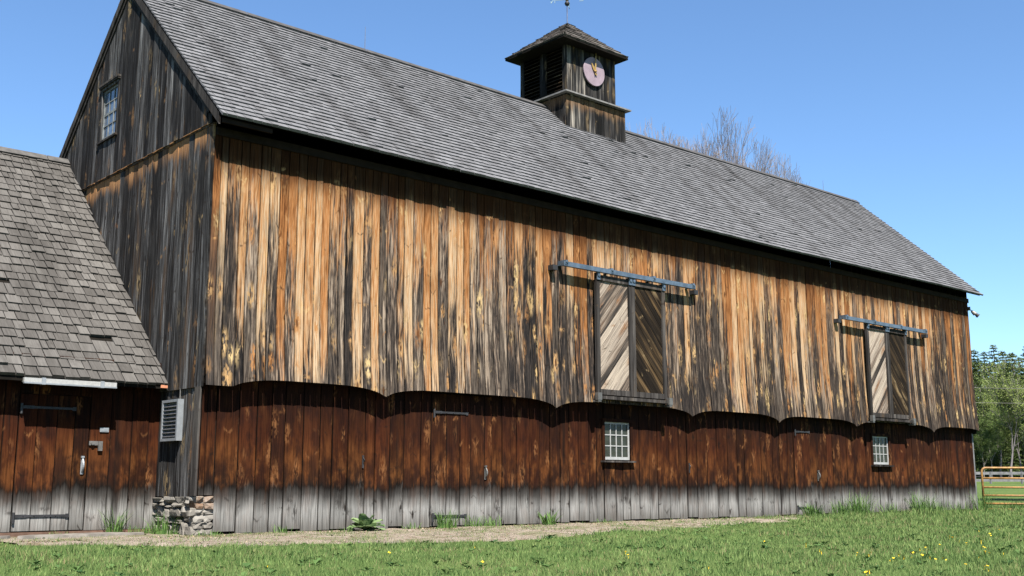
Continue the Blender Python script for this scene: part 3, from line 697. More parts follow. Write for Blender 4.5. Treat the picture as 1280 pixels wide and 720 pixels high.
# weathervane on the cupola
wv = empty('weathervane', 'iron weathervane with lettered arms on top of the cupola', 'weathervane')
ax, ay, az = AP.x, AP.y, AP.z-.03
mb = MB(); mb.tube([(ax, ay, az), (ax, ay, az+1.5)], .014, 8); mb.build('rod', plain('bluish_iron', (.10, .11, .15), .5, .5), wv)
mb = MB(); mb.lathe([(.0, -.075), (.05, -.055), (.075, 0), (.05, .055), (.02, .08)], (ax, ay, az+.62), 'z', 16); mb.build('ball', M_IRON, wv, smooth=True)
mb = MB(); mb.lathe([(.02, .0), (.06, .03), (.02, .07)], (ax, ay, az+.70), 'z', 12); mb.build('collar', M_GOLD, wv)
M_VERD = plain('verdigris', (.16, .22, .22), .6, .2)
LET = {'N': [((-1, -1), (-1, 1)), ((-1, 1), (1, -1)), ((1, -1), (1, 1))], 'E': [((-1, -1), (-1, 1)), ((-1, 1), (1, 1)), ((-1, 0), (.6, 0)), ((-1, -1), (1, -1))],
       'S': [((1, 1), (-1, 1)), ((-1, 1), (-1, 0)), ((-1, 0), (1, 0)), ((1, 0), (1, -1)), ((1, -1), (-1, -1))], 'W': [((-1, 1), (-.5, -1)), ((-.5, -1), (0, .5)), ((0, .5), (.5, -1)), ((.5, -1), (1, 1))]}
for k, ch in enumerate('NESW'):
    a = YAW + radians(-78) + k*pi/2; d = Vector((sin(a), cos(a), 0)); zz = az+.74
    mb = MB(); mb.tube([(ax, ay, zz), (ax+d.x*.34, ay+d.y*.34, zz)], .008, 6)
    for p, q in LET[ch]:
        f = lambda t: Vector((ax, ay, zz))+d*(.41+t[0]*.055)+Vector((0, 0, t[1]*.075))
        mb.bar(f(p), f(q), .014, .014, up=d.cross(UP))
    mb.build('compass_arm', M_VERD, wv)
mb = MB(); d = Vector((sin(1.9), cos(1.9), 0)); c = Vector((ax, ay, az+1.2))
mb.bar(c-d*.45, c+d*.45, .015, .02); n_ = d.cross(UP)*.006
for sgn in (1, -1): mb.poly([c+d*.6+n_*sgn, c+d*.4+UP*.09+n_*sgn, c+d*.4-UP*.09+n_*sgn]); mb.poly([c-d*.55+UP*.14+n_*sgn, c-d*.2+UP*.03+n_*sgn, c-d*.2-UP*.03+n_*sgn, c-d*.55-UP*.14+n_*sgn])
mb.build('arrow', M_VERD, wv)

# ------------------------------------------------------------------ shed against the gable end
shed = empty('shed', 'brown wooden shed with steep shake roof built against the barn end', 'shed')
SX0 = -9.0; SYF = 1.66; SYR, SZR = 6.92, 7.80; SS = .926; SYE = 1.24
PSH = lambda s, z, o: (s, SYF-o, z)
SD = (-2.36, -1.20)
mb = MB()
boards(mb, PSH, SX0, SD[0], .10, 2.95, .30, .42, gap=.01); boards(mb, PSH, SD[1], .085, .10, 2.95, .26, .40, gap=.012)
mb.poly([(SX0, SYF+.05, 0), (.08, SYF+.05, 0), (.08, SYF+.05, 3.0), (SX0, SYF+.05, 3.0)], mi=1)
boards(mb, PSH, SD[0], SD[1], 2.3, 2.95, .3, .4)
mb.build('shed_wall', [MW_LOW, M_BLACK], shed)
mb = MB(); boards(mb, PSH, SD[0]+.006, SD[1]-.008, .11, 2.29, .28, .42, off=.006, gap=.012); sdoor = mb.build('shed_door', MW_LOW, shed)
strap_hinge(sdoor, -2.33, -1.45, .345, SYF-.047); strap_hinge(sdoor, -2.33, -1.45, 2.08, SYF-.047); pull_handle(sdoor, -1.29, 1.16, SYF-.047, M_LTMET, .24)
mb = MB(); mb.box((-1.20, SYF-.065, 1.49), (-1.0, SYF-.045, 1.56)); mb.box((-1.05, SYF-.085, 1.40), (-.98, SYF-.05, 1.56)); mb.lathe([(.03, 0), (.03, -.03)], (-1.15, SYF-.06, 1.525), 'y', 8); mb.build('hasp', M_OLDMET, shed)
mb = MB(); mb.box((-1.03, SYF-.055, 1.715), (-.88, SYF-.04, 1.79)); mb.box((-1.01, SYF-.058, 1.73), (-.90, SYF-.054, 1.775)); mb.build('plate', M_LTMET, shed)
mb = MB(); mb.box((SX0, SYF-.10, .02), (.0, SYF+.02, .09)); mb.build('sill_timber', plain('reddish_sill', (.09, .055, .04), .9, 0, .1), shed)
mb = MB()
SE = SZR-SS*(SYR-SYE); sl = sqrt(1+SS*SS)*(SYR-SYE)
wS = -.045-SX0
shingles(mb, (SX0, SYE, SE), (1, 0, 0), (0, 1, SS), wS, sl, .25, .10, .27, th=.042, jit=.018, gap=.017, miss=[(wS-2.42, wS-2.15, 2.55, 2.85), (wS-1.1, wS-.7, 1.05, 1.3)])
SYB = 2*SYR-SYE
shingles(mb, (SX0, SYB, SE), (1, 0, 0), (0, -1, SS), wS, sl, .40, .3, .6, th=.026)
for sg in (1, -1):
    y0 = SYR-sg*(SYR-SYE-.03); q = [(SX0, y0, SE), (-.05, y0, SE), (-.05, SYR, SZR-.03), (SX0, SYR, SZR-.03)]
    mb.poly(q, mi=1); mb.poly([(x, y, z-.07) for x, y, z in q], mi=1); mb.poly([q[0], q[1], (q[1][0], q[1][1], q[1][2]-.07), (q[0][0], q[0][1], q[0][2]-.07)], mi=1)
srf = mb.build('shed_roof', [M_SHS, plain('dark_sheathing', (.005, .004, .003), .9, 0, .1)], shed)
mb = MB()
for sg in (1, -1):
    d = Vector((0, -sg, -SS)).normalized(); nrm = Vector((0, -sg*SS, 1)).normalized(); x = SX0
    while x < -.05:
        x1 = min(x+R_(2, 3.2), -.05); a, b = Vector((x, SYR, SZR+.02)), Vector((x1-.012, SYR, SZR+.02)); p = [a, b, b+d*.2, a+d*.2]
        mb.poly([k+nrm*.055 for k in p]); mb.poly([p[3]+nrm*.055, p[2]+nrm*.055, p[2]+nrm*.015, p[3]+nrm*.015]); x = x1
mb.build('ridge_cap', plain('shed_ridge', (0.056, 0.053, 0.050), .85, 0, .2), srf)
mb = MB(); boards(mb, lambda s, z, o: (s, SYB-.4+o, z), SX0, -.1, 0, 2.8, .4, .5); boards(mb, lambda s, z, o: (SX0+.1-o, s, z), SYF, SYB-.4, 0, lambda s: SZR-.12-SS*abs(s-SYR), .4, .5)
boards(mb, lambda s, z, o: (-.10+o, s, z), W+.1, SYB-.4, 0, lambda s: SZR-.12-SS*abs(s-SYR), .4, .5)
mb.build('rear_wall', MW_GAB, shed)
mb = MB(); mb.bar((-.04, SYE+.02, SE-.03), (-.16, SYE+.02, SE-.03), .03, .05); mb.build('eave_end', plain('raw_red_wood', (.28, .12, .07), .9, 0, .1), shed)

# light fixture below the shed eave
fx = empty('strip_light', 'long white strip light fixture under the shed eave', 'light fixture')
mb = MB(); mb.box((-2.45, 1.20, 2.45), (-.955, 1.31, 2.52)); fxh = mb.build('housing', M_WHITE, fx)
mb = MB(); mb.box((-2.45, 1.185, 2.425), (-.955, 1.24, 2.449)); mb.build('reflector', M_LTMET, fx)
for xx in (-2.15, -1.2):
    mb = MB(); mb.box((xx-.03, 1.18, 2.42), (xx+.03, 1.32, 2.53)); mb.box((xx-.03, 1.32, 2.50), (xx+.03, 1.65, 2.53)); mb.build('bracket', M_LTMET, fx)
# louvred vent box on the barn end
vb = empty('vent_box', 'white louvred metal vent box on the end wall beside the shed door', 'vent')
vy0, vy1, vz0, vz1, vx = .70, 1.33, 1.57, 2.27, -.09
mb = MB(); t_ = .045
for lo, hi in (((vx, vy0, vz0), (.015, vy0+t_, vz1)), ((vx, vy1-t_, vz0), (.015, vy1, vz1)), ((vx, vy0+t_, vz0), (.015, vy1-t_, vz0+t_)), ((vx, vy0+t_, vz1-t_), (.015, vy1-t_, vz1)), ((-.01, vy0+t_, vz0+t_), (.03, vy1-t_, vz1-t_))): mb.box(lo, hi)
mb.build('case', M_LTMET, vb)
mb = MB()
for k in range(9):
    z = vz0+.07+k*(vz1-vz0-.13)/9; mb.poly([(vx+.01, vy0+t_, z), (vx+.01, vy1-t_, z), (vx+.07, vy1-t_, z+.05), (vx+.07, vy0+t_, z+.05)]); mb.poly([(vx+.01, vy0+t_, z), (vx+.01, vy1-t_, z), (vx+.01, vy1-t_, z+.016), (vx+.01, vy0+t_, z+.016)])
mb.build('louver', plain('louver_metal', (0.102, 0.102, 0.108), .6, .1, .3, .2, 8), vb)
mb = MB(); mb.tube([(-.01, .80, 2.46), (-.01, .80, 2.27)], .012, 6); mb.build('conduit', M_OLDMET, vb)
# corner conduit running down the barn corner
mb = MB(); mb.box((-.035, .03, .66), (-.0, .21, 2.44), rn=(.1, .2, .3)); mb.build('corner_board', MW_FR, barn)
# flood light at far eave
fl = empty('flood_light', 'twin flood light below the eave at the far barn corner', 'lamp')
mb = MB(); mb.box((L+.02, -.06, 6.52), (L+.07, .04, 6.64)); mb.build('mount', M_OLDMET, fl)
for dx, dz, mm in ((.0, -.05, M_OLDMET), (.22, -.10, M_IRON)):
    mb = MB(); a = Vector((L+.08+dx, -.08, 6.55+dz)); d = Vector((.35, -.5, -.6)).normalized()
    mb.tube([a, a+d*.04, a+d*.11, a+d*.16], [.03, .05, .065, .07], 12); mb.tube([(L+.05, -.02, 6.58), a], .012, 6); mb.build('lamp_head', mm, fl)

# flat stones in front of the shed door
st = MB(); 
def slab(cx, cy, rx, ry, label):
    mb = MB(); n = 22; ph = R_(0, 6); tp = []; bt = []
    for k in range(n):
        a = 2*pi*k/n; r = 1+.12*sin(3*a+ph)+.08*sin(5*a+2*ph); x, y = cx+rx*r*cos(a), cy+ry*r*sin(a)
        tp.append(mb.vert((x, y, .075+R_(-.006, .006)))); bt.append(mb.vert((x*1.0+.02*cos(a), y+.02*sin(a), -.04)))
    c = mb.vert((cx, cy, .085))
    for k in range(n): mb.face((tp[k], tp[(k+1) % n], c)); mb.face((tp[k], bt[k], bt[(k+1) % n], tp[(k+1) % n]))
    tag(mb.build('stone_slab', plain('slab_stone', (0.117, 0.106, 0.093), .9, 0, .15, .3, 5)), label, 'stone')
slab(-1.45, .88, .95, .26, 'flat grey doorstep stone in front of the shed door')
slab(-3.35, .95, .8, .24, 'flat grey stone left of the shed doorstep')
# ------------------------------------------------------------------ gate, pasture fence
gate = empty('farm_gate', 'rusty orange tubular farm gate beside the far barn corner', 'gate')
g0 = Vector((27.35, .10, 0)); gd = Vector((RR.x, RR.y, 0)); GL = 3.9
mb = MB(); zt = 1.38; r = .13
a = g0+Vector((0, 0, .06)); pts = [a, g0+Vector((0, 0, zt-r))] + [g0+gd*(r-r*cos(t*pi/8))+Vector((0, 0, zt-r+r*sin(t*pi/8))) for t in range(1, 5)]
pts += [g0+gd*(GL-r)+Vector((0, 0, zt))] + [g0+gd*(GL-r+r*sin(t*pi/8))+Vector((0, 0, zt-r+r*cos(t*pi/8))) for t in range(1, 5)] + [g0+gd*GL+Vector((0, 0, .06))]
mb.tube(pts, .036, 10); mb.build('frame', M_RUST, gate, smooth=True)
for z in (1.05, .76, .50, .24, .06):
    mb = MB(); mb.tube([g0+Vector((0, 0, z)), g0+gd*GL*.5+Vector((0, 0, z-.012)), g0+gd*GL+Vector((0, 0, z))], .032, 8); mb.build('rail', M_RUST, gate, smooth=True)
mb = MB(); mb.tube([g0+gd*2.2+Vector((0, 0, .06)), g0+gd*2.2+Vector((0, 0, zt))], .02, 8); mb.build('upright', M_RUST, gate)
for z in (.35, 1.1):
    mb = MB(); mb.tube([g0+Vector((0, 0, z)), Vector((L+.04, .2, z))], .014, 6); mb.build('hinge', M_IRON, gate)
fen = empty('rail_fence', 'grey wooden rail fence along the far edge of the pasture', 'fence')
fp = [CAM+F0*108+RR*s for s in np.arange(-8, 100, 3.0)]
fp = [Vector((p.x, p.y, gz(p.x, p.y))) for p in fp]
for p in fp:
    mb = MB(); mb.box((p.x-.08, p.y-.08, p.z-.3), (p.x+.08, p.y+.08, p.z+1.15)); mb.build('post', M_GREYWOOD, fen)
for zz, hh in ((1.0, .26), (.30, .20)):
    for p, q in zip(fp, fp[1:]):
        mb = MB(); mb.bar(p+Vector((0, 0, zz)), q+Vector((0, 0, zz)), .05, hh); mb.build('rail', M_GREYWOOD, fen)

# ------------------------------------------------------------------ vegetation
def leaf_mat(name, c0, c1, trans=.25, sc_=.4, dead=0.):
    t = NT(name); r1, r2, r3 = t.sep(t.attr('rnd')); n = t.noise(t.pos(), sc_, 3.)
    c = t.mix(t.step(t.add(t.mul(r1, .6), t.mul(n, .5)), .2, .85), c0, c1)
    if dead:
        c = t.mix(t.mul(t.step(t.add(r2, t.mul(t.math('SUBTRACT', t.noise(t.pos(), .7, 4.), .5), 1.3)), 1.0-dead, 1.02), .9), c, (.20, .165, .085))
        c = t.mix(t.mul(t.step(t.noise(t.pos(), 1.7, 4.), .50, .64), .55), c, (.035, .075, .022))
    t.inp(t.p, 'Base Color', c); t.p.inputs['Roughness'].default_value = .75; t.p.inputs['Specular IOR Level'].default_value = .15
    tr = t.n('BsdfTranslucent'); t.inp(tr, 0, c); mx = t.n('MixShader'); mx.inputs[0].default_value = trans
    t.t.links.new(t.p.outputs[0], mx.inputs[1]); t.t.links.new(tr.outputs[0], mx.inputs[2])
    t.t.links.new(mx.outputs[0], t.t.nodes['Material Output'].inputs[0]); return t.m
def bark_mat(name, c0, c1):
    t = NT(name); n = t.noise(t.pos(), 2.5, 4.); return t.out(t.mix(n, c0, c1), .9)
M_CONI = leaf_mat('pine_needles', (.028, .046, .015), (.085, .112, .034), .15, .25)
M_CON2 = leaf_mat('spruce_needles', (.036, .054, .018), (.105, .13, .042), .15, .25)
M_SPRING = leaf_mat('spring_leaves', (.07, .105, .024), (.15, .18, .05), .3, .3)
M_SPRD = leaf_mat('young_leaves', (.042, .074, .018), (.09, .125, .034), .25, .3)
M_BARK = bark_mat('grey_bark', (.09, .08, .07), (.2, .18, .16)); M_BARKP = bark_mat('pale_bark', (.20, .19, .18), (.34, .32, .30)); M_TWIG = bark_mat('twig_bark', (.10, .088, .09), (.17, .152, .152))

def branch_tree(H, spread, depth, seed, r0, nfork=(2, 3), leader=.0, minr=.004, lenf=.74, up=.25, lv=.25):
    rng = random.Random(seed); segs = []; tips = []
    def grow(p, d, l, r, k):
        pts = [p]; rad = [r]; n = 3
        for i in range(n):
            d = (d + Vector((rng.gauss(0, .12), rng.gauss(0, .12), rng.gauss(0, .08)+up*.12))).normalized(); p = p+d*(l/n); pts.append(p); rad.append(max(minr, r*(1-.35*(i+1)/n)))
            if k <= depth-2 and k >= 1 and rng.random() < .35:
                side = d.orthogonal().normalized(); side.rotate(Matrix.Rotation(rng.uniform(0, 6.28), 3, d)); grow2.append((p, (d*.6+side*.8).normalized(), l*.55, rad[-1]*.45, k+2))
        segs.append((pts, rad, k))
        if k >= depth: tips.append((p, d)); return
        m = rng.randint(*nfork); a0 = rng.uniform(0, 6.28)
        for q in range(m):
            a = a0+q*2*pi/m+rng.uniform(-.5, .5); side = d.orthogonal().normalized(); side.rotate(Matrix.Rotation(a, 3, d)); s_ = spread*rng.uniform(.6, 1.25)
            nd = (d*cos(s_)+side*sin(s_)+Vector((0, 0, up*.3))).normalized()
            grow(p, nd, l*lenf*rng.uniform(1-lv, 1+lv*.8), rad[-1]*(.72 if m == 2 else .62), k+1)
    grow2 = []
    grow(Vector((0, 0, 0)), Vector((0, 0, 1)), H, r0, 0)
    i = 0
    while i < len(grow2) and i < 260:
        a = grow2[i]; i += 1
        if a[4] <= depth: grow(*a)
    return segs, tips
def build_branches(segs, name, mat, parent, pick, n=4):
    mb = MB()
    for pts, rad, k in segs:
        if pick(k): mb.tube(pts, rad, 6 if k < 2 else (4 if k < 4 else 3), cap=False)
    return mb.build(name, mat, parent)
def place(o, x, y, s=1., rz=0., sz=None):
    o.location = (x, y, gz(x, y)-.05); o.scale = (s, s, sz or s); o.rotation_euler = (0, 0, rz)
def at(px, d):      # ground position at depth d along a heading
    v = F0*d + RR*((px-640)/1384*d); return CAM.x+v.x, CAM.y+v.y

# bare trees behind the barn
def bare(seed, label=None):
    root = empty('bare_tree', label, 'tree', 'bare trees behind the barn roof')
    segs, tips = branch_tree(5.6, .52, 8, seed, .24, up=.34, minr=.015, lenf=.77, lv=.16, nfork=(2, 3))
    build_branches(segs, 'trunk', M_TWIG, root, lambda k: k < 3); build_branches(segs, 'crown', M_TWIG, root, lambda k: k >= 3)
    return root, float(np.percentile([p.z for p, d in tips], 99.8))
BT = [bare(s) for s in (23, 11, 3)]
for i, (px, dep, top, var, rz, lab) in enumerate(((800, 62, 128, 0, 0.3, 'bare leafless tree just right of the cupola above the roof ridge'), (826, 66, 140, 1, 1.2, 'bare leafless tree second to the right of the cupola'), (846, 70, 150, 2, 2.2, 'low bare leafless tree at the right end of the clump beside the cupola'),
        (896, 64, 152, 0, 3.4, 'bare leafless tree with upright twigs midway along the far ridge'), (918, 69, 166, 1, 4.4, 'bare leafless tree close beside the middle one over the ridge'), (950, 62, 160, 2, 5.1, 'bare leafless tree with wide spreading twigs, last but one to the right'), (972, 70, 170, 0, 1.9, 'bare leafless tree farthest right above the roof ridge'))):
    r0, h0 = BT[var]; o = r0 if i == var else copy_tree(r0); o['label'] = lab
    Ht = (606-top)/1384*dep*.98+.84; x, y = at(px, dep); s = (Ht-gz(x, y))/h0; place(o, x, y, s*.5, rz, s)

# conifers
def conifer(seed, H=14., base=2.6, mat=None, open_=1.):
    rng = random.Random(seed); root = empty('pine_tree', 'dark green pine tree in the woods beyond the pasture', 'tree', 'dark pines beyond the pasture')
    mb = MB(); mb.tube([(0, 0, -.5), (0, 0, H*.5), (0, 0, H)], [.24, .15, .02], 7); mb.build('trunk', M_BARK, root)
    mb = MB(); z = H*.10
    while z < H:
        t = (z-H*.1)/(H*.9); L_ = base*(1-t)**.62*rng.uniform(.75, 1.15)+.12; nb = rng.randint(5, 8); a0 = rng.uniform(0, 6.28)
        for k in range(nb):
            a = a0+k*2*pi/nb+rng.uniform(-.3, .3); l = L_*rng.uniform(.55, 1.2); d = Vector((cos(a), sin(a), rng.uniform(-.25, .15))); nn = max(4, int(l*9*open_))
            for q in range(nn):
                u = (q+.7)/nn; p = Vector((0, 0, z))+d*l*u+Vector((0, 0, -.12*l*u*u)); s_ = (.34-.14*u)*rng.uniform(.7, 1.3)
                for _ in range(2):
                    e = Vector((rng.gauss(0, 1), rng.gauss(0, 1), rng.gauss(-.1, .5))).normalized(); g = (d*.7+Vector((rng.gauss(0, .6), rng.gauss(0, .6), rng.gauss(.15, .4)))).normalized(); rn = (rng.random(), rng.random(), 0)
                    mb.poly([p-e*s_*.35, p+e*s_*.35, p+g*s_*1.25], None, rn)
        z += rng.uniform(.34, .6)
    mb.build('crown', mat or M_CONI, root); return root
CON = [conifer(1, 14, 3.6), conifer(2, 14, 4.2), conifer(3, 14, 3.2, M_CON2), conifer(4, 14, 4.8, M_CON2, .9)]
rng = random.Random(5); first = [True]*4
def put_con(px, d, top):
    k = rng.randrange(4); o = CON[k] if first[k] else copy_tree(CON[k]); first[k] = False
    x, y = at(px, d); H = (606-top)/1384*d+.84-gz(x, y); s = max(.3, H/14.); place(o, x, y, s*rng.uniform(.95, 1.25), rng.uniform(0, 6.28), s)
px = 1196
while px < 1345: put_con(px, rng.uniform(138, 150), rng.uniform(470, 520)); px += rng.uniform(9, 15)
px = 1190
while px < 1340: put_con(px, rng.uniform(160, 185), rng.uniform(440, 462)); px += rng.uniform(9, 14)
px = 1190
while px < 1335: put_con(px, rng.uniform(200, 235), rng.uniform(432, 447)); px += rng.uniform(8, 13)
# spring-green deciduous trees in front of the pines
def spring(seed, mat, leafn, label, bark):
    rngl = random.Random(seed); root = empty('budding_tree', label, 'tree', 'budding trees beyond the pasture')
    segs, tips = branch_tree(3.6, .42, 6, seed, .16, up=.6, minr=.012, lenf=.80)
    build_branches(segs, 'trunk', bark, root, lambda k: k < 3)
    mb = MB()
    for pts, rad, k in segs:
        if k >= 3: mb.tube(pts, rad, 3, cap=False, mi=1)
        if k >= 4:
            for p in pts[1:]:
                for _ in range(leafn):
                    c = p+Vector((rngl.gauss(0, .22), rngl.gauss(0, .22), rngl.gauss(0, .2))); e = Vector((rngl.gauss(0, 1), rngl.gauss(0, 1), rngl.gauss(0, 1))).normalized(); f = e.orthogonal().normalized(); s_ = rngl.uniform(.06, .14)
                    mb.poly([c-e*s_, c+f*s_*.6, c+e*s_, c-f*s_*.6], None, (rngl.random(), rngl.random(), 0))
    mb.build('crown', [mat, bark], root); return root, max(p.z for p, d in tips)
SP = [spring(41, M_SPRING, 4, 'pale trunked tree with sparse yellow green buds standing before the pines', M_TWIG), spring(52, M_SPRD, 7, 'leafy light green tree standing before the dark pines', M_BARK)]
sf = [True, True]
for i, (px, d, top, k) in enumerate(((1256, 126, 448, 0), (1232, 132, 505, 1), (1275, 130, 500, 1), (1243, 136, 470, 0), (1296, 128, 470, 1), (1222, 128, 530, 1), (1268, 134, 470, 0))):
    r0, h0 = SP[k]; o = r0 if sf[k] else copy_tree(r0); sf[k] = False
    x, y = at(px, d); H = (606-top)/1384*d+.84-gz(x, y); place(o, x, y, H/h0, i*1.7)
o_lab = 0
for o in bpy.data.objects:
    if o.name.startswith('budding_tree') and o.parent is None and o is not SP[0][0] and 'sparse' in o['label']: pass
# tree standing right of the view whose shadow falls on the pasture
o = copy_tree(SP[1][0]); x, y = at(1392, 52); place(o, x, y, 15./SP[1][1], .5); o['label'] = 'leafy light green tree standing in the pasture right of the gate'; o['group'] = 'pasture trees'

# power lines
def wire(z_off, lab, d):
    mb = MB(); a = at(1000, d); b = at(1500, d+6); pts = []
    for k in range(25): t = k/24; pts.append((a[0]+(b[0]-a[0])*t, a[1]+(b[1]-a[1])*t, z_off-1.0*(1-(2*t-1)**2)*.6))
    mb.tube(pts, .016, 5); tag(mb.build('power_line', M_OLDMET), lab, 'cable')
wire(.84+124/1384*105+.45, 'upper power line crossing in front of the trees', 105); wire(.84+106/1384*105+.45, 'lower power line crossing in front of the trees', 106)

# ------------------------------------------------------------------ lawn
M_GRASS = leaf_mat('grass_blade', (.048, .10, .024), (.165, .22, .075), .35, 1.1, dead=.16)
def in_building(x, y): return (y > .05 and -.1 < x < 27.1 and y < 9) or (y > 1.5 and x <= 0 and x > -10)
def lawn():
    N = 420000; rg = np.random.RandomState(3)
    r = 8.0+rg.rand(N)**1.15*40; th = YAW+(rg.rand(N)-.5)*2*radians(33)
    x = CAM.x+np.sin(th)*r; y = CAM.y+np.cos(th)*r
    keep = []
    patch = np.sin(x*1.1+np.sin(y*.9))*np.sin(y*1.3+np.sin(x*.7))
    for i in range(N):
        xi, yi = x[i], y[i]
        if in_building(xi, yi): continue
        if dirt(xi+rg.normal(0, .4), yi+rg.normal(0, .8)) and rg.rand() > (.30 if np.sin(xi*2.3+np.sin(yi*3.1)*1.5)*np.sin(yi*2.7+xi*.6) > .3 else .08): continue
        if -2.5 < xi < -.4 and .6 < yi < 1.15 and rg.rand() > .1: continue
        if patch[i] < -.3 and rg.rand() < .35: continue
        keep.append(i)
    k = np.array(keep)
    cx_, cy_ = [], []          # low weeds coming up through the dirt in small patches
    for _ in range(420):
        a, b = rg.uniform(-2.6, 17.), rg.uniform(-5.2, -.05)
        if not dirt(a, b): continue
        m = int(rg.uniform(25, 150)); r_ = rg.uniform(.05, .28)
        cx_.append(a+rg.normal(0, r_*1.8, m)); cy_.append(np.minimum(b+rg.normal(0, r_, m), -.01))
    cx_ = np.concatenate(cx_); cy_ = np.concatenate(cy_); x = np.concatenate([x, cx_]); y = np.concatenate([y, cy_]); patch = np.concatenate([patch, rg.uniform(-.5, .8, len(cx_))])
    r = np.concatenate([r, np.hypot(cx_-CAM.x, cy_-CAM.y)]); k = np.concatenate([k, np.arange(N, N+len(cx_))]); x = x[k]; y = y[k]; n = len(k); r = r[k]
    z = np.array([gz(a, b) for a, b in zip(x, y)])
    h = (.026+rg.rand(n)**2*.048)*(1+.35*(patch[k])); h = np.where(x > 14, h*1.35, h)
    near_wall = (y > -1.2) & (x > 17); h = np.where(near_wall, h*1.7, h)
    h = np.where((r > 24), h*1.2, h)
    wd = (.0038+rg.rand(n)*.004)*(1+np.clip((r-12)/20, 0, 1.5)); a = rg.rand(n)*6.283; la = rg.rand(n)*6.283; le = h*rg.rand(n)*.9
    V = np.zeros((n, 3, 3), np.float32)
    V[:, 0] = np.stack([x-np.cos(a)*wd, y-np.sin(a)*wd, z-.01], 1); V[:, 1] = np.stack([x+np.cos(a)*wd, y+np.sin(a)*wd, z-.01], 1); V[:, 2] = np.stack([x+np.cos(la)*le, y+np.sin(la)*le, z+h], 1)
    me = bpy.data.meshes.new('lawn_grass'); me.vertices.add(n*3); me.vertices.foreach_set('co', V.ravel()); me.loops.add(n*3); me.loops.foreach_set('vertex_index', np.arange(n*3, dtype=np.int32))
    me.polygons.add(n); me.polygons.foreach_set('loop_start', np.arange(0, n*3, 3, dtype=np.int32)); me.polygons.foreach_set('loop_total', np.full(n, 3, np.int32)); me.update(calc_edges=True)
    rn = np.repeat(rg.rand(n, 3).astype(np.float32), 3, axis=0); at_ = me.attributes.new('rnd', 'FLOAT_VECTOR', 'POINT'); at_.data.foreach_set('vector', rn.ravel())
    me.materials.append(M_GRASS); o = bpy.data.objects.new('lawn_grass', me); COL.objects.link(o)
    tag(o, 'short green lawn in front of the barn', 'grass', kind='stuff')
lawn()
def lawn_weeds():
    mb = MB(); rng = random.Random(31)
    for _ in range(900):
        r = rng.uniform(8, 30); th = YAW+rng.uniform(-.5, .5); x = CAM.x+sin(th)*r; y = CAM.y+cos(th)*r
        if in_building(x, y) or (dirt(x, y) and rng.random() < .6): continue
        z = gz(x, y)+.01; n = rng.randint(5, 9); L_ = rng.uniform(.03, .085); rn = (rng.random(), rng.random()*.5, 0)
        for k in range(n):
            a = k*6.283/n+rng.uniform(-.3, .3); l = L_*rng.uniform(.7, 1.2); d = Vector((cos(a), sin(a), rng.uniform(.25, .9))); e = Vector((-sin(a), cos(a), 0))*l*.28; c = Vector((x, y, z))
            mb.poly([c, c+d*l*.6+e, c+d*l+Vector((0, 0, -l*.25)), c+d*l*.6-e], None, rn)
    tag(mb.build('lawn_weeds', M_WEED), 'broad leaved weeds scattered through the lawn', 'weeds', kind='stuff')
# gravel and crumbs on the dirt
def crumbs():
    mb = MB(); rng = random.Random(9)
    for _ in range(3600):
        x = rng.uniform(-2.8, 17.4); y = rng.uniform(-6, .0)
        if not dirt(x, y): continue
        s = rng.uniform(.005, .018) if rng.random() < .97 else rng.uniform(.02, .035); z = gz(x, min(y, -1.6))+.028; rn = (rng.uniform(0, .4), 0, 0); c = []
        for k in range(5): a = k*1.257+rng.uniform(-.3, .3); c.append(mb.vert((x+s*cos(a), y+s*sin(a), z-.005), (0, 0, 0), rn))
        t = mb.vert((x+rng.uniform(-.3, .3)*s, y, z+s*.6), (0, 0, 0), rn)
        for k in range(5): mb.face((c[k], c[(k+1) % 5], t))
    tag(mb.build('gravel', M_STONE), 'scattered small stones and crumbs on the dirt strip', 'gravel', kind='stuff')
crumbs()

def litter():
    mb = MB(); rng = random.Random(19)
    for _ in range(5200):
        x = rng.uniform(-2.8, 17.4); y = rng.uniform(-6, .0) if rng.random() < .6 else -abs(rng.gauss(0, .5))
        if not dirt(x, y): continue
        z = gz(x, min(y, -1.6))+.034; a = rng.uniform(0, 6.28); l = rng.uniform(.015, .06); w_ = rng.uniform(.004, .016); rn = (rng.random(), 0, 0); d = Vector((cos(a), sin(a), rng.uniform(-.1, .45))); e = Vector((-sin(a), cos(a), rng.uniform(-.3, .3)))
        c = Vector((x, y, z)); mb.poly([c-d*l*.5, c+e*w_, c+d*l*.5+UP*.008, c-e*w_], None, rn)
    t = NT('dry_litter'); r1, r2, r3 = t.sep(t.attr('rnd')); m = t.out(t.ramp(r1, [(0., (.035, .022, .014)), (.5, (.11, .08, .05)), (1., (.25, .20, .13))]), .9)
    tag(mb.build('leaf_litter', m), 'dry leaves and straw bits scattered over the dirt strip', 'litter', kind='stuff')
litter()
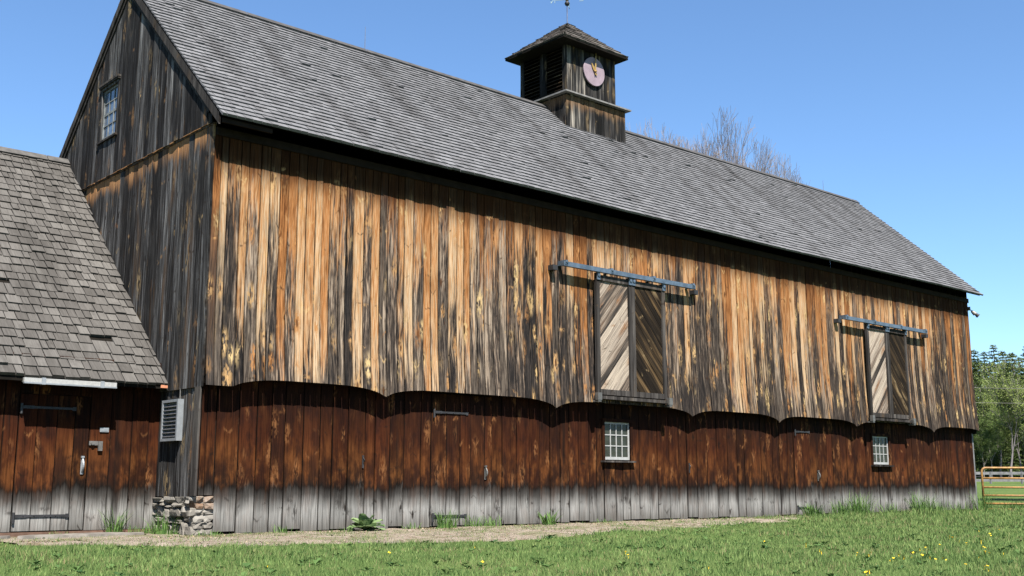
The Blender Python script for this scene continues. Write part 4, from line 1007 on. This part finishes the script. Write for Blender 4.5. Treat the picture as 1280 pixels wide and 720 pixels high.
# tufts along the foot of the walls
M_TUFT = leaf_mat('tuft_blade', (.035, .08, .018), (.10, .17, .045), .25, 3.)
M_WEED = leaf_mat('weed_leaf', (.02, .05, .014), (.06, .105, .03), .15, 3.)
M_BURD = leaf_mat('burdock_leaf', (.085, .14, .055), (.15, .21, .095), .3, 3.)
def tuft(x, y, n, h, sp, label, wide=.008, name='grass_tuft', cat='grass tuft', mat=None, grp='grass tufts at the foot of the walls'):
    mb = MB(); rng = random.Random(int(x*100)+n)
    for _ in range(n):
        a = rng.uniform(0, 6.28); r = sp*sqrt(rng.random())*.6; bx, by = r*cos(a), r*sin(a); hh = h*rng.uniform(.45, 1.1); ln_ = rng.uniform(.1, .75)*hh; a2 = a+rng.gauss(0, .7); w_ = wide*rng.uniform(.6, 1.3); rn = (rng.random(), rng.random(), 0); prev = None; dx, dy = cos(a2), sin(a2)
        for k in range(4):
            t = k/4; cx = bx+dx*ln_*t*t; cy = by+dy*ln_*t*t; cz = hh*(t-.22*t*t*(ln_/hh)); ww = w_*(1-t*.7); e = [mb.vert((cx-dy*ww, cy+dx*ww, cz), (0, 0, 0), rn), mb.vert((cx+dy*ww, cy-dx*ww, cz), (0, 0, 0), rn)]
            if prev: mb.face((prev[0], prev[1], e[1], e[0]))
            prev = e
        tip = mb.vert((bx+dx*ln_, by+dy*ln_, hh*(1-.22*ln_/hh)), (0, 0, 0), rn); mb.face((prev[0], prev[1], tip))
    o = mb.build(name, mat or M_TUFT); o.location = (x, y, gz(x, y)); tag(o, label, cat, grp)
tuft(5.05, -.12, 110, .42, .32, 'tall grass tuft in front of the lower strap hinge')
tuft(5.75, -.15, 70, .30, .35, 'grass tuft just right of the lower strap hinge')
tuft(6.15, -.18, 60, .28, .30, 'low grass tuft under the plank door handle')
tuft(4.25, -.10, 40, .18, .35, 'short grass tuft between the burdock and the strap hinge')
tuft(7.55, -.32, 55, .36, .22, 'broad bladed iris clump in front of the dirty grey boards', .018, 'iris_clump', 'plant', grp='plants at the foot of the barn')
tuft(1.5, -.14, 45, .20, .28, 'small grass tuft left of the burdock by the first boards')
tuft(9.35, -.2, 25, .14, .3, 'sparse weed tuft below the larger small paned window')
tuft(2.6, -.45, 28, .13, .2, 'little grass tuft on the dirt beside the burdock')
tuft(17.1, -.25, 120, .42, .38, 'dark leafy weed clump under the second strap hinge', .013, 'weed_clump', 'plant', grp='plants at the foot of the barn')
tuft(18.6, -.25, 150, .52, .55, 'pale spreading grass tuft right of the second strap hinge')
tuft(19.3, -.30, 170, .72, .55, 'tallest bushy grass tuft left of the farther small window')
tuft(20.9, -.25, 90, .40, .45, 'grass tuft straight below the farther small window')
tuft(22.7, -.25, 170, .75, .55, 'tall bushy grass tuft right of the farther small window')
tuft(23.5, -.30, 120, .45, .6, 'wide low grass tuft between two taller ones near the barn end')
tuft(25.0, -.25, 80, .42, .45, 'grass tuft before the last bay of the barn')
tuft(26.4, -.30, 130, .70, .45, 'tall grass tuft at the far barn corner by the gate')
tuft(28.0, -.6, 140, .45, .8, 'loose grass tuft under the gate hinge')
tuft(29.3, -1.6, 140, .42, .9, 'loose grass tuft under the middle of the gate')
tuft(-.78, 1.38, 70, .50, .22, 'tall thin grass tuft beside the shed door seam')
tuft(-.05, .9, 130, .42, .5, 'bushy grass tuft growing against the rubble stones')
tuft(-.35, 1.2, 70, .22, .4, 'low grass tuft at the corner where shed meets barn')
tuft(-1.6, 1.40, 40, .13, .4, 'short grass tuft at the shed door threshold')
tuft(.15, -.12, 60, .13, .35, 'short grass tuft below the dressed corner stones')
lawn_weeds()
# burdock
def burdock(x, y):
    rng = random.Random(4); root = empty('burdock', 'broad leaved burdock plant growing in the dirt below the boards', 'plant'); root.location = (x, y, .03)
    for k in range(24):
        a = k*2.4+rng.uniform(-.2, .2); L_ = rng.uniform(.32, .56); el = rng.uniform(.3, 1.0) if k > 7 else rng.uniform(.9, 1.35); d = Vector((cos(a)*cos(el), sin(a)*cos(el), sin(el))); sdv = Vector((-sin(a), cos(a), 0)); nv = sdv.cross(d); mb = MB(); rn = (rng.random(), 0, 0); prev = None
        for i in range(8):
            t = i/7; wd_ = .085*sin(pi*min(1, t*.93+.04))**.8*(L_/.36); c = d*L_*t+Vector((0, 0, -.13*t*t*L_/.36)); wv_ = .012*sin(i*2.1+k)
            e = [mb.vert(c-sdv*wd_-nv*(.03+wv_), (0, 0, 0), rn), mb.vert(c, (0, 0, 0), rn), mb.vert(c+sdv*wd_-nv*(.03-wv_), (0, 0, 0), rn)]
            if prev: mb.face((prev[0], prev[1], e[1], e[0])); mb.face((prev[1], prev[2], e[2], e[1]))
            prev = e
        mb.build('leaf', M_BURD, root, smooth=True)
burdock(3.1, -.28)
# dandelions
M_YEL = plain('dandelion_yellow', (.80, .52, .02), .7, 0, .2, .1)
def dand():
    mb = MB(); rng = random.Random(2)
    for k in range(16):
        a = k*2.4; r = .024*sqrt((k+1)/16); mb.poly([(r*cos(a)*.3, r*sin(a)*.3, .058), (r*cos(a-.35), r*sin(a-.35), .062), (r*cos(a)*1.2, r*sin(a)*1.2, .058+.006*rng.random()), (r*cos(a+.35), r*sin(a+.35), .062)])
    mb.lathe([(.004, 0), (.004, .052), (.012, .058)], (0, 0, 0), 'z', 5)
    return mb.build('dandelion', M_YEL)
d0 = dand(); tag(d0, 'small yellow dandelion flower in the green lawn', 'flower', 'dandelions in the lawn')
rng = random.Random(12); n = 0
spots = []
def ground_px(px, py):
    v = RR*((px-640)/1384)-UU*((py-360)/1384)+FF; t = -CAM.z/v.z; return CAM+v*t
for (px, py, k, sx, sy) in ((1165, 693, 10, 16, 5), (1200, 676, 5, 8, 1.5), (1150, 703, 6, 40, 3), (1240, 692, 8, 25, 5), (1185, 675, 2, 4, 2), (1120, 700, 3, 12, 3), (1026, 692, 2, 3, 2), (1082, 719, 2, 4, 2), (1232, 713, 3, 5, 1.5), (1080, 695, 2, 6, 3), (955, 677, 1, 3, 1), (1004, 683, 1, 3, 1), (602, 707, 1, 2, 1), (595, 686, 1, 2, 1), (780, 699, 2, 8, 2), (487, 694, 1, 1, 1), (335, 709, 1, 2, 1), (1250, 668, 4, 20, 4), (900, 712, 1, 10, 2)):
    for _ in range(k):
        p = ground_px(px+rng.gauss(0, sx), min(718, py+rng.gauss(0, sy))); c = d0 if n == 0 else d0.copy()
        if n: COL.objects.link(c)
        s = rng.uniform(.45, .75); c.location = (p.x, p.y, gz(p.x, p.y)); c.scale = (s, s, s*rng.uniform(.9, 1.4)); c.rotation_euler = (rng.uniform(-.2, .2)-.25, rng.uniform(-.2, .2), rng.uniform(0, 6)); n += 1
